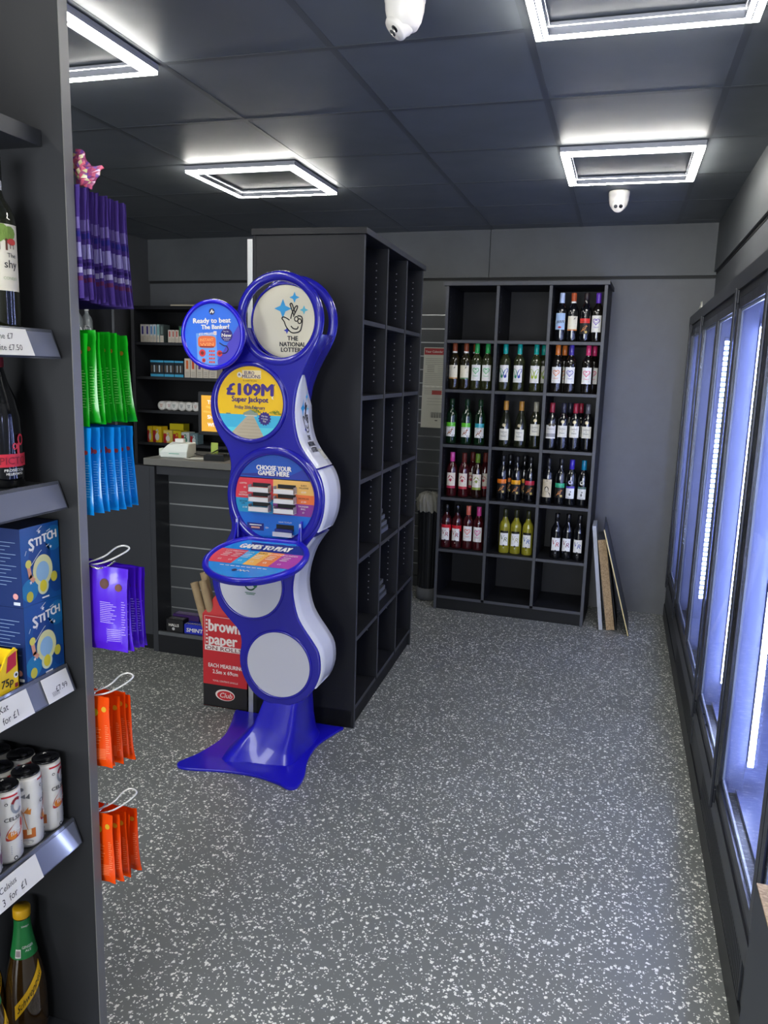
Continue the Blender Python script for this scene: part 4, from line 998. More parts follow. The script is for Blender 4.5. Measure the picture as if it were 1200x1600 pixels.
V = [(-.085, -.06, 0), (.075, -.06, 0), (.075, .07, 0), (-.085, .07, 0), (-.09, -.055, .035), (.078, -.055, .04), (.078, .06, .085), (-.06, .06, .085), (.06, -.02, .078), (-.055, -.02, .068)]
m = MB(); m.add([(-.085, -.06, 0), (.075, -.06, 0), (.075, .07, 0), (-.085, .07, 0), (-.088, -.062, .03), (.078, -.062, .036), (.078, .068, .08), (-.07, .066, .078), (.074, -.035, .08), (-.05, -.035, .07)], [(3, 2, 1, 0), (0, 1, 5, 4), (1, 2, 6, 8, 5), (2, 3, 7, 6), (3, 0, 4, 9, 7), (4, 5, 8, 9), (9, 8, 6, 7)], M('dfe6e0', .4)); m.build('printer_body', ct2, bevel=.006)
MB().box(-.03, .03, -.066, -.06, .022, .026, M('6fae9a', .4)).box(-.03, .02, .02, .05, .079, .10, WHITE).build('paper_slot', ct2)
o = carton('small_box', 'small green and white box on the left end of the worktop', (-2.495, 3.96, WT), .05, .04, .04, 'd5ded0', .1, 'box', None, lambda m, T, T2, sx, sy, sz: m.disc(sx*.55, sz*.5, sz*.3, M('2f8a4a'), T, .0005, 16))
o = MB().box(-.06, .06, -.04, .04, 0, .03, M('17181a', .2, coat=.6)).box(-.05, .05, -.03, .03, .03, .036, M('2c2e31', .25)).build('cash_pad'); place(o, (-2.12, 3.885, WT), .1); tag(o, 'glossy black key pad on the worktop beside the blue stand', 'key pad')
o = MB().box(-.02, .02, -.003, .003, 0, .085, M('a9c04a', .5)).build('price_card'); place(o, (-2.19, 3.99, WT), .2); tag(o, 'yellow-green card standing below the till monitor', 'card')
o = MB().tube(smooth_poly([(-2.31, 3.86, WT+.004), (-2.25, 3.84, WT+.004), (-2.19, 3.87, WT+.004), (-2.21, 3.90, WT+.004), (-2.28, 3.88, WT+.004)], 5, False), .0035, M('c9c8bd', .5), 6).build('white_cable'); tag(o, 'loop of white cable lying right of the ticket printer', 'cable')
o = MB().tube(smooth_poly([(-2.33, 3.99, WT+.02), (-2.24, 3.97, WT+.012), (-2.12, 3.93, WT+.06), (-2.0, 3.95, WT+.11)], 5, False), .003, INK, 6).build('black_cable'); tag(o, 'thin black cable running from printer towards the monitor', 'cable')

# ================================================================== BACK BAR SHELVES
bb = thing('back_bar_shelving', 'black wall shelving behind the counter holding small boxes and tins', 'shelving unit', (-3.2, 5.6, 0))
m = MB(); m.box(-3.71, -3.68, 5.45, 5.78, 0, 2.06, M('2f3135', .4)); m.box(-3.709, -3.681, 5.449, 5.45, 0, 2.06, M('63656a', .4)); m.build('side_panel', bb, True)
MB().box(-2.30, -2.27, 5.45, 5.78, 0, 2.06, M('2f3135', .4)).build('side_panel', bb, True)
MB().box(-3.68, -2.30, 5.77, 5.785, 0, 2.06, BLK2).build('back_board', bb, True)
MB().box(-3.73, -2.25, 5.44, 5.785, 2.06, 2.085, BLK).build('top_board', bb, True)
BZ = [1.812, 1.548, 1.285, 1.030, .72, .4, .1]
for z in BZ:
    m = MB(); m.box(-3.679, -2.301, 5.46, 5.769, z-.022, z, BLK); m.box(-3.679, -2.301, 5.459, 5.46, z-.021, z-.001, M('3a3c40', .4)); m.build('shelf', bb, True)
o = MB().box(-.25, .25, -.012, .012, 0, .012, M('b8ad98', .6)).build('wood_strip'); place(o, (-3.12, 5.48, 2.0855), -.02); tag(o, 'pale wooden strip lying on top of the back bar shelving', 'wood strip')
def bb_box(px0, px1, z, h, col, kind, label, c2='d9d4cc', dy=0.):
    x0 = -3.656+(px0-213)*.00545-.004; x1 = -3.656+(px1-213)*.00545-.004; sx = x1-x0-.002
    def art(m, T, T2, a, b, c):
        if kind == 'vape':
            m.rect(0, a, 0, c*.38, M('d8cfc0', .5), T, .0004); m.rect(a*.3, a*.7, c*.45, c*.9, M(c2, .4), T, .0006)
            for k in range(3): m.rect(a*.2, a*.8, c*(.08+.09*k), c*(.10+.09*k), M('8d8579', .5), T, .0006)
        elif kind == 'pods':
            m.rect(0, a, 0, c*.16, M('4fb2dc', .4), T, .0005); m.rect(0, a, c*.88, c, M('4fb2dc', .4), T, .0005)
            for k in range(5): m.rect(a*(.06+.19*k), a*(.16+.19*k), c*.28, c*.7, M('cfdbe2' if k % 2 else '6a5a4a', .4), T, .0006)
        elif kind == 'swan':
            m.rect(0, a*.35, 0, c*.75, M('b0242a', .5), T, .0004); m.disc(a*.5, c*.35, a*.24, M(c2, .5), T, .0007, 14, c*.24)
            m.stroke([(a*.5, c*.5), (a*.62, c*.7), (a*.5, c*.82), (a*.4, c*.74)], a*.1, M(c2, .5), T, .0008)
    carton('small_carton', label, ((x0+x1)/2, 5.53+dy, z+.0006), sx, .09, h, col, 0, 'carton', 'small cartons on the back bar', art)
n1 = [(215, 222.5, 'e2ddd8', '3a2f8a'), (223, 230, 'dedad6', '3a2f8a'), (230.5, 235.5, 'd3dbe2', '2f7ac0'), (235.8, 241, 'd3dbe2', '2f9ad0'), (242, 246, 'a8c8c8', '6aa8a8'), (247, 253, '4e5a58', '7a8a86')]
for i, (a, b, c, c2) in enumerate(n1): bb_box(a, b, 1.812, .135, c, 'vape', 'vape carton, %s from left on the top back bar shelf' % ORD[i], c2)
for i, (a, b) in enumerate(((260, 265.5), (266, 271), (271.5, 277))): bb_box(a, b, 1.812, .095, 'e2d8ce', 'vape', 'red and white vape carton, %s of three right of the gap' % ORD[i], 'c0564a')
bb_box(277.5, 284, 1.812, .125, '3f5a4a', 'vape', 'dark green carton on the top back bar shelf beside the round poster', '2fae6a')
for i, (a, b) in enumerate(((230, 252), (252.5, 269), (269.5, 284))): bb_box(a, b, 1.548, .125, '27333c', 'pods', 'blue trimmed refill dispenser, %s from left on second back bar shelf' % ORD[i])
for i, (a, b, c2) in enumerate(((285.5, 294.5, 'e0703a'), (295, 304, 'e0603a'), (305, 314.5, '6a3fa0'), (315, 324, 'c06aa8'), (324.5, 337, '9a8a7a'))): bb_box(a, b, 1.548, .145, 'e0d4c4', 'vape', 'cream vape carton, %s from left beside the blue dispensers' % ORD[i], c2)
for i, (x, c) in enumerate(((242.3, 'c88a6a'), (252.8, 'b87a80'), (263, '7a8a88'), (275.3, '5a6068'), (287.3, '4a5060'), (298.3, 'c08a7a'), (309, '7aa88a'))):
    X = -3.656+(x-213)*.00545; m = MB(); T = frame((0, 0, .0355), (1, 0, 0), (0, 0, 1), (0, -1, 0))
    m.lathe([(.033, -.12), (.035, -.118), (.035, 0), (.033, .002), (.001, .002)], M('e4e2dc', .4), T, n=28); m.disc(0, 0, .024, M('efefe9', .4), T, .0026, 24)
    for k in range(4): m.rect(-.015+.002*k, .015-.003*k, .010-.007*k, .013-.007*k, M(c, .5), T, .003)
    o = m.build('snuff_tin'); place(o, (X, 5.52+(.02 if i == 1 else 0), 1.2856)); tag(o, 'round white tin lying end-on, %s from left on third back bar shelf' % ORD[i], 'tin', 'round tins on the back bar')
for i, (a, b, col, c2, h) in enumerate(((222.5, 231, 'e8c41e', 'e8e4d8', .125), (231.5, 246, 'e8c41e', 'eeeade', .125), (249, 264, 'e6cf6a', 'f0ece0', .098), (265, 278, 'd8c21e', 'd8402a', .098), (278.5, 291.5, 'd5dcd8', '2f8a6a', .090), (293, 305, '6f8a90', 'd9e0e0', .085))):
    bb_box(a, b, 1.030, h, col, 'swan', 'small yellow and white carton, %s from left on lowest visible back bar shelf' % ORD[i], c2)
bb_box(246.5, 270, 1.030, .145, 'd9c81e', 'plain', 'taller yellow carton behind the front row of small cartons', dy=.115)

# spirits shelf on the left wall
sp2 = thing('spirits_shelving', 'dark shelving on the left wall with clear spirit bottles, seen over the green bags', 'shelving unit', (-3.6, 4.7, 0))
MB().box(-3.795, -3.40, 4.775, 4.80, 0, 2.05, BLK).box(-3.401, -3.399, 4.775, 4.80, 0, 2.05, M('70737a', .4)).build('end_panel', sp2, True)
MB().box(-3.795, -3.42, 3.85, 4.774, 1.74, 1.765, BLK).build('shelf', sp2, True)
MB().box(-3.795, -3.78, 3.85, 4.774, 1.0, 2.05, M('8e9094', .5)).build('back_board', sp2, True)
for i, (x, y, n_) in enumerate(((-3.47, 4.60, 'nearer the panel edge'), (-3.47, 4.50, 'left of its twin'), (-3.47, 4.40, 'half hidden by the dark end panel'))):
    t = thing('spirit_bottle', 'clear spirit bottle with oval white label, %s' % n_, 'spirit bottle', (x, y, 1.766), .6, 'clear spirit bottles')
    MB().lathe([(.034, 0), (.038, .004), (.038, .15), (.030, .175), (.016, .195), (.013, .21), (.013, .25), (.001, .25)], M('8f969a', .08, coat=.6, trans=.3), n=24).build('glass_body', t)
    MB().lathe([(.0145, .215), (.015, .25), (.013, .254), (.001, .254)], M('d9dadb', .25), n=16).build('cap', t)
    l = MB(); T = cyl_front(.0385); P = [(.030*math.cos(2*PI*k/24), .085+.036*math.sin(2*PI*k/24)) for k in range(24)]; l.poly(P, M('e4e6e8', .4), T, .001); l.rect(-.012, .014, .08, .094, INK, T, .002); l.stroke([(-.022, .108), (0, .116), (.022, .108)], .004, INK, T, .002); l.build('label', t)

# ================================================================== NEAR GONDOLA SHELVING
gd = thing('gondola_shelving', 'near dark shelving bay at the left edge with drinks and toys', 'shelving unit', (-1.25, .8, 0))
PNL = M('222326', .5, spec=.3, noise=.1)
m = MB(); m.box(-1.50, -1.001, 1.278, 1.303, 0, 2.45, PNL); m.box(-1.001, -.9995, 1.2785, 1.3025, 0, 2.45, M('6b6a67', .35)); m.build('end_panel', gd, True)
MB().box(-1.52, -1.50, .2, 1.303, 0, 2.45, BLK).build('back_panel', gd, True)
SHZ = [.185, .69, 1.035, 1.412, 1.70, 2.06]
for i, z in enumerate(SHZ):
    MB().box(-1.499, -1.046, .25, 1.277, z-.028, z, M('2e3034', .4, noise=.1)).build('shelf', gd, True)
    if i < 5:
        zt, zb = z+.007, z-.047
        m = MB(); P = [(-1.046, zt), (-1.042, zt), (-1.022, zb), (-1.046, zb)]
        m.prism(P, .25, 1.2755, M('4c4f57', .2, coat=.5), lambda u, v, w=0: (u, w, v)); r_ = m.build('price_rail', gd, True)
        MB().prism([(-1.0405, zt-.006), (-1.0385, zt-.006), (-1.0205, zb+.004), (-1.0225, zb+.004)], 1.15 if i == 1 else .3, 1.27, M('6d7180', .12, coat=.8), lambda u, v, w=0: (u, w, v)).build('rail_cover', gd, True)
def price_tag(z, y0, y1, lines, label):
    zt, zb = z+.003, z-.043; d = Vector((-.0195+.0405, 0, zb-zt)) if False else None
    a = Vector((-1.0365, 0, zt)); b = Vector((-1.0183, 0, zb)); up = (a-b).normalized(); n_ = Vector((0, 1, 0)).cross(up)
    T = frame((b.x+.0012, y0, b.z), (0, 1, 0), up, n_); m = MB(); L_ = (a-b).length
    m.box(0, y1-y0, 0, L_, 0, .0012, M('dcdad2', .5), T)
    for (tx, u, v, h, r_, sh) in lines: m.text(tx, u*(y1-y0), v*L_, M('2d2b2a', .6), T, h=h, rot=r_, shear=sh, w=.0016)
    tag(m.build('price_card'), label, 'price card', 'handwritten price cards')
price_tag(.69, .99, 1.150, [('Celsius', .5, .70, .011, .05, .25), ('3  for  £1', .55, .30, .0125, .08, .25)], 'handwritten card reading 3 for £1 below the white cans')
price_tag(1.035, .98, 1.150, [('Kit Kat', .55, .70, .012, .05, .25), ('2  for £1', .62, .30, .0125, .08, .25)], 'handwritten for £1 card below the yellow 75p box')
price_tag(1.035, 1.190, 1.262, [('£7.99', .62, .42, .011, 0, 0), ('||||||||', .35, .3, .007, 0, 0)], 'printed white price card below the blue toy boxes')
price_tag(1.70, 1.04, 1.198, [('Wine £7', .6, .70, .011, .02, .25), ('White £7.50', .6, .28, .011, .02, .25)], 'handwritten wine price card at the edge, highest rail')

# wine and prosecco
put_bottle(('shy', '', ''), (-1.103, 1.213, 1.7007), 1.15, 'dark wine bottle with a tree picture label, on the highest stocked shelf')
for ch in []: pass
pb = thing('prosecco_bottle', 'black fluted prosecco bottle with red band and curl', 'wine bottle', (-1.118, 1.205, 1.4127), 1.0)
pr = [(.038, 0), (.045, .004), (.046, .02), (.046, .09), (.044, .13), (.036, .165), (.024, .195), (.017, .225), (.016, .26), (.018, .262), (.018, .275), (.016, .28), (.001, .28)]
V = []; F = []; n = 48
for r, z in pr:
    for k in range(n): a = 2*PI*k/n; fl_ = 1-.035*(1 if k % 4 < 2 else 0)*(1 if .06 < z < .17 else 0); V.append((r*fl_*math.cos(a), r*fl_*math.sin(a), z))
for i in range(len(pr)-1):
    for k in range(n): F.append((i*n+k, i*n+(k+1) % n, (i+1)*n+(k+1) % n, (i+1)*n+k))
MB().add(V, F, G('07080b'), None, True).build('glass_body', pb)
MB().lathe([(.0185, .222), (.019, .225), (.019, .277), (.017, .282), (.001, .282)], M('7a1c28', .35), n=24).build('cap', pb)
T = cyl_front(.0463); m = MB(); RD = M('c22b3c', .45); m.rect(-.075, .075, .040, .064, RD, T, .0, 16); m.text('PICTO', .018, .052, M('7a1a28', .5), T, h=.014, w=.0008)
m.stroke([(.028, .062), (.028, .082)], .006, RD, T, .0004)
m.stroke([(.0345+.006*math.cos(2*PI*k/14), .090+.009*math.sin(2*PI*k/14)) for k in range(14)], .0035, RD, T, .0005, True)
m.stroke([(.020+.004*math.cos(2*PI*k/12), .078+.005*math.sin(2*PI*k/12)) for k in range(12)], .0025, RD, T, .0005, True)
m.text('PROSECCO', .018, .034, WHITE, T, h=.005, wd=.040, w=.0006, bold=.02); m.text('MILLESIMATO', .018, .027, WHITE, T, h=.0045, wd=.034, w=.0006, bold=.02); m.build('label', pb)

# blue toy boxes (no character on them)
def toy_box(z, label):
    o = MB(); x0, x1, y0, y1, h = -.17, 0, 0, .105, .152
    bl = M('0f4f8f', .3, coat=.4); dk = M('12285c', .35)
    o.box(x0, x1, y0, y1, 0, h, dk)
    T = frame((x1+.0004, y0, 0), (0, 1, 0), (0, 0, 1), (1, 0, 0)); o.rect(0, y1-y0, 0, h, bl, T, 0)
    for (cx, cy, r, c) in ((.02, .03, .022, '1a78a8'), (.09, .12, .025, '1668a0'), (.095, .03, .02, '0f3f7f'), (.05, .09, .03, '0f3f80')): o.poly(inside_clip([(0, 0), (.105, 0), (.105, h), (0, h)], r, 24, cx, cy), M(c, .35), T, .0003)
    for ch, u, v, sc, rr in (('S', .028, .118, 1.35, -.05), ('T', .043, .121, .95, .0), ('I', .053, .122, .95, 0), ('T', .064, .125, .95, 0), ('C', .078, .127, 1.0, .05), ('H', .091, .128, .95, 0)):
        o.text(ch, u, v, WHITE, T, h=.017*sc, wd=(.0125 if ch != 'I' else .0035), bold=.06, w=.001, rot=.05)
    def star(u, v, r, mt, k_=.42):
        o.poly([(u+(r if k % 2 == 0 else r*k_)*math.sin(PI*k/5), v+(r if k % 2 == 0 else r*k_)*math.cos(PI*k/5)) for k in range(10)], mt, T, .0012)
    star(.050, .139, .005, WHITE); star(.022, .045, .0045, WHITE); star(.080, .104, .004, WHITE)
    for a, b in (((.010, .100), (.014, .108)), ((.044, .141), (.058, .149)), ((.070, .136), (.080, .139)), ((.030, .103), (.034, .109)), ((.068, .107), (.076, .110))): o.stroke([a, b], .0012, WHITE, T, .0012)
    o.stroke([(.025+.03*math.sin(t/8*1.4), .078+.024*math.sin(t/8*PI/2)) for t in range(9)], .0012, WHITE, T, .0012)
    # plain gift shape in the picture's colours in place of the printed figure
    o.disc(.056, .062, .027, M('d9d79a', .5), T, .0008, 32, .031); o.disc(.055, .060, .018, M('8fb6cf', .5), T, .0012, 28, .020)
    o.disc(.055, .030, .015, M('cfd9b0', .5), T, .0010, 24, .016); o.disc(.055, .031, .0095, M('dccb2a', .5), T, .0014, 24, .012)
    o.disc(.018, .082, .008, M('d9cf5a', .5), T, .0010, 16); o.stroke([(.018, .076), (.022, .056), (.030, .048)], .009, M('d99a78', .5), T, .0009)
    for u, v in ((.018, .018), (.086, .043)): o.disc(u, v, .009, M('c9bd3a', .5), T, .001, 18, .0105)
    o.rect(.050, .070, .006, .009, WHITE, T, .001)
    T2 = frame((x0, y0-.0004, 0), (1, 0, 0), (0, 0, 1), (0, -1, 0))
    for k in range(12): o.rect(.07, .160-.012*(k % 3), .125-.0075*k, .1263-.0075*k, M('6f86b0', .5), T2, .0004)
    o.disc(.155, .022, .006, M('c98a8a', .5), T2, .0006, 16); o.rect(.15, .165, .005, .011, M('b9c0d0', .5), T2, .0006)
    ob_ = o.build('toy_box'); place(ob_, (-1.047, 1.169, z)); tag(ob_, label, 'toy box', 'stacked blue toy boxes'); return ob_
toy_box(1.0357, 'blue starry toy box, the lower of the two stacked by the panel'); toy_box(1.1882, 'blue starry toy box, the upper of the two stacked by the panel')
# yellow 75p tray with purple chocolate bars
kt = thing('chocolate_tray', 'yellow 75p display tray of purple chocolate bars on the shelf', 'display tray', (-1.052, 1.10, 1.0357))
YL = M('f0c814', .4); m = MB(); Tt = frame((0, -.10, 0), (0, 1, 0), (0, 0, 1), (1, 0, 0))
m.prism([(0, 0), (.155, 0), (.155, .075), (.147, .083), (.125, .072), (.10, .035), (0, .030)], -.003, 0, YL, Tt)
m.poly([(.122, .040), (.148, .048), (.150, .076), (.128, .070)], M('c21a34', .4), Tt, .0006); m.text('75p', .124, .022, INK, Tt, h=.015, bold=.03, shear=.1, w=.0008)
m.disc(.146, .030, .006, WHITE, Tt, .0008, 16); m.disc(.146, .030, .003, INK, Tt, .0012, 10); m.rect(.142, .150, .006, .014, M('8a2020', .5), Tt, .0008)
m.box(-.15, 0, .052, .055, 0, .075, YL); m.box(-.15, 0, -.10, -.097, 0, .07, YL); m.box(-.15, 0, -.097, .052, 0, .002, YL); m.build('tray_walls', kt)
for i in range(6):
    b = MB(); b.box(-.135, -.008, -.019, .019, 0, .013, M('5a1a6e', .3, coat=.5)); b.box(-.130, -.02, -.0195, .0195, .006, .009, M('d9c06a', .4)); b.box(-.0075, -.0065, -.014, .014, .002, .011, M('c9a83a', .4))
    b.box(-.10, -.06, -.012, .012, .0135, .0142, M('8a3a5a', .4))
    o = b.build('chocolate_bar'); place(o, (-1.052, 1.127 if i < 3 else 1.083, 1.0380+.0146*(i % 3)), .0)
    tag(o, 'purple chocolate bar, %s in the %s stack of the yellow tray' % (['bottom', 'middle', 'top'][i % 3], 'right' if i < 3 else 'left'), 'chocolate bar', 'purple chocolate bars in the yellow tray')

# white energy drink cans
def can(label, x, y, rz, fl='orange'):
    t = thing('drink_can', label, 'drink can', (x, y, .6906), rz, 'white energy drink cans')
    r = .0285
    MB().lathe([(.022, 0), (.0255, .001), (r, .008), (r, .142), (.0262, .151), (.0258, .147), (.001, .146)], M('d9d6cf', .25, coat=.4), n=36).build('can_body', t)
    b = MB(); b.lathe([(.0262, .150), (.0272, .1525), (.0262, .155), (.0245, .154), (.024, .148), (.001, .148)], M('141418', .15, coat=.6), n=36); b.lathe([(.0001, .1485), (.008, .1490), (.0085, .1505), (.0001, .1505)], M('26262a', .3), n=16, cx=.006); b.build('lid', t)
    m = MB(); T = cyl_front(r+.0002)
    for a0 in (0, PI):
        T = cyl_front(r+.0002, a0=a0)
        m.rect(-.020, .012, .139, .1425, M('c2202c', .3), T, .0002, 8)
        c1 = M('8a8f96', .35); m.stroke([(.008+.010*math.cos(math.radians(a)), .118+.014*math.sin(math.radians(a))) for a in range(60, 330, 22)], .0055, c1, T, .0006)
        m.stroke([(.008+.010*math.cos(math.radians(a)), .118+.014*math.sin(math.radians(a))) for a in range(60, 150, 22)], .0055, M('8a2028'), T, .0008)
        m.disc(-.012, .126, .003, INK, T, .0006, 12); m.disc(-.012, .126, .0018, M('d9d6cf'), T, .0009, 12)
        m.text('CELSIUS', .004, .094, INK, T, h=.008, wd=.042, bold=.02, w=.0008)
        oc = M('d07a2a' if fl == 'orange' else '7a3a68', .4)
        P = smooth_poly([(-.016, .052), (-.012, .070), (.004, .084), (.018, .088), (.020, .07), (.012, .056), (-.002, .05)], 3); m.poly(P, M('a8322e' if fl == 'orange' else '5a2450', .4), T, .0005)
        m.disc(-.004, .060, .009, oc, T, .0009, 18); m.text('fizzy', .004, .067, WHITE, T, h=.010, shear=.3, rot=.3, w=.0013)
        for k in range(5): m.rect(-.008, .018, .020+k*.004, .022+k*.004, c1, T, .0006)
        m.disc(.0, .011, .004, INK, T, .0006, 12); m.disc(.0, .011, .0022, M('d9d6cf'), T, .0009, 12)
    for a0 in (PI/2, -PI/2):
        T = cyl_front(r+.0002, a0=a0); oc = M('c47a2e' if fl == 'orange' else '7a3a68', .4)
        m.stroke([(.002, .04), (-.002, .06), (-.005, .078)], .0015, oc, T, .0006)
        for k in range(7):
            a = -.4+k*.62; m.poly([(-.005, .078), (-.005+.015*math.cos(a), .080+.009*math.sin(a)+.003), (-.005+.014*math.cos(a), .076+.009*math.sin(a))], oc, T, .0008)
        m.rect(-.015, .016, .022, .042, M('b0602a' if fl == 'orange' else '6a3058', .4), T, .0005, 4); m.rect(0, .008, .030, .042, M('e0cfae', .4), T, .0008)
        m.poly([(-.010, .112), (.0, .118), (.0, .108)], M('77787c', .4), T, .0006); m.poly([(.0, .110), (.008, .118), (.008, .106)], M('55565a', .4), T, .0006); m.disc(-.006, .128, .004, M('77787c', .4), T, .0006, 12); m.disc(0, .014, .012, M('a9a8a4', .4), T, .0005, 16, .005)
    m.build('print', t)
    return t
cs_ = [(-1.079, 1.244, 1.6, 'beside the end panel, front row'), (-1.079, 1.186, 2.2, 'second from the end panel, front row'), (-1.079, 1.128, 1.25, 'third from the end panel, front row')]
c_first = None
for x, y, rz, d in cs_:
    lb = 'white energy drink can with orange print, %s' % d
    if c_first is None: c_first = can(lb, x, y, rz)
    else: clone(c_first, (x, y, .6906), rz, lb)
can('white energy drink can with purple print, fourth in the front row', -1.077, 1.069, .85, 'purple')
for i in range(4):
    clone(c_first, (-1.138, 1.240-.0585*i, .6906), 1.2+i*.7, 'white energy drink can, %s from the end panel in second row' % ORD[i])
for i in range(2): clone(c_first, (-1.197, 1.238-.0585*i, .6906), .4+i*.9, 'white energy drink can, %s from the end panel in back row' % ORD[i])

# ginger ale bottles
def soda(label, x, y, rz):
    t = thing('soda_bottle', label, 'soft drink bottle', (x, y, .1857), rz, 'green neck soda bottles')
    pf = [(.030, 0), (.040, .004), (.043, .02), (.043, .07), (.041, .12), (.034, .165), (.026, .20), (.020, .235), (.0165, .262), (.0155, .285), (.001, .285)]
    MB().lathe(pf, M('3d2a12', .08, coat=1., trans=.25), n=32).build('bottle_body', t)
    MB().lathe([(.0175, .284), (.018, .286), (.018, .303), (.0165, .306), (.001, .306)], M('d9a514', .4), n=24).build('cap', t)
    def rad(z):
        for i in range(len(pf)-1):
            if pf[i][1] <= z <= pf[i+1][1]: k_ = (z-pf[i][1])/(pf[i+1][1]-pf[i][1]+1e-9); return pf[i][0]+k_*(pf[i+1][0]-pf[i][0])
        return .02
    T = lambda u, v, w=0: ((rad(v)+.0006+w)*math.sin(u), -(rad(v)+.0006+w)*math.cos(u), v)
    m = MB()
    for k in range(5): m.rect(-PI, PI, .196+k*.017, .196+(k+1)*.017, M('1f7a3c', .4), T, 0, 28)
    m.text('GINGER', .15, .222, WHITE, T, h=.006, wd=1.0, w=.001); m.text('ALE', .15, .214, WHITE, T, h=.005, wd=.5, w=.001); m.rect(-.9, -.45, .200, .219, WHITE, T, .001, 4); m.rect(-.85, -.5, .203, .216, M('9a8f90'), T, .0014, 4); m.text('Schweppes', .1, .268, WHITE, T, h=.005, wd=.9, w=.001)
    # diagonal yellow band
    n_ = 16; V = []; F = []
    for i in range(n_+1):
        u = -.8+1.6*i/n_; c_ = .122+u*.055; V += [(u, c_-.017, .0004), (u, c_+.017, .0004)]
    for i in range(n_): F.append((2*i, 2*i+2, 2*i+3, 2*i+1))
    m.add(V, F, M('e6b31c', .4), T)
    Tb = lambda u, v, w=0: T(u, v+.122+u*.055, w)
    m.text('Schweppes', 0, 0, INK, Tb, h=.017, wd=1.3, shear=.2, bold=.01, w=.0012)
    m.build('label', t)
    return t
s0 = soda('ginger ale bottle with yellow cap and green neck label, nearest the end panel', -1.152, 1.232, .95)
clone(s0, (-1.217, 1.180, .1857), 1.3, 'ginger ale bottle with yellow band, cut off by the left edge, farther back')
clone(s0, (-1.118, 1.088, .1857), 1.4, 'ginger ale bottle with yellow band, nearest the bottom left corner')

# ================================================================== HANGING BAGS BEHIND THE END PANEL
def bag_mesh(name, wd, ht, th, body, prints, seed, foil=.25):
    rnd = random.Random(seed); nx, nz = 14, 22; ph = [rnd.uniform(0, 6) for _ in range(8)]
    def f(u, v):      # half thickness at u in 0..1, v in 0..1 from the top
        e = math.sin(PI*min(1, max(0, u)))**.55
        k = 0 if v < .07 or v > .965 else (min(1, (v-.07)/.5)**.8)*(1 if v < .86 else max(0, (.965-v)/.105)**.6)
        wr = .12*math.sin(9*v+ph[0]+3*u)+.08*math.sin(17*u+ph[1])*v
        return max(.0004, th*e*k*(1+wr))
    def side(s):
        def S(x, z, w=0):    # x from -wd/2, z from 0 downwards
            u = x/wd+.5; v = -z/ht
            bend = .0015*math.sin(7*v+ph[2])+.0012*math.sin(23*u+ph[3])*(1 if v < .1 or v > .93 else .3)
            xe = x*(1-.05*math.sin(PI*v)*(1 if v > .1 else 0))
            return (xe, bend+s*(f(u, v)+w), z)
        return S
    m = MB(); mt = M(body, foil, coat=.3)
    for s in (-1, 1):
        V = []; F = []
        for j in range(nz+1):
            for i in range(nx+1): V.append((-wd/2+wd*i/nx, -ht*j/nz, 0))
        for j in range(nz):
            for i in range(nx):
                q = (j*(nx+1)+i, j*(nx+1)+i+1, (j+1)*(nx+1)+i+1, (j+1)*(nx+1)+i); F.append(q if s > 0 else q[::-1])
        m.add(V, F, mt, side(s), True)
    T = side(-1); prints(m, T, wd, ht)
    return m
def pr_text(dark, spots, sc):
    def P(m, T, wd, ht):
        lt = M(dark, .5)
        for k in range(12):
            L_ = wd*.30; m.rect(wd*.05, wd*.05+L_*(.6+.4*((k*7) % 5)/5), -ht*(.42+.022*k), -ht*(.414+.022*k), lt, T, .0008, 2)
        for k in range(7): m.rect(wd*.18, wd*.40, -ht*(.74+.022*k), -ht*(.735+.022*k), lt, T, .0008, 2)
        for k in range(14): m.rect(wd*.41, wd*(.455+.01*((k*5) % 3)), -ht*(.40+.030*k), -ht*(.394+.030*k), lt, T, .0009, 2)
        m.rect(wd*.17, wd*.172, -ht*.9, -ht*.72, lt, T, .0008); m.rect(wd*.41, wd*.412, -ht*.9, -ht*.72, lt, T, .0008)
        for (u, v, r, c) in spots: m.disc(wd*(u-.5), -ht*v, r*wd, M(c, .5), T, .0010, 14)
    return P
def pr_stripe(m, T, wd, ht):
    for v, h_, c in ((.28, .10, '6f62a0'), (.40, .05, '2b2a78'), (.50, .13, '8b84b8'), (.66, .03, '2a1f5a'), (.72, .05, '9a94bc'), (.80, .04, '5a2a50')):
        m.rect(wd*.05, wd*.497, -ht*(v+h_), -ht*v, M(c, .25, coat=.3), T, .0006, 6)
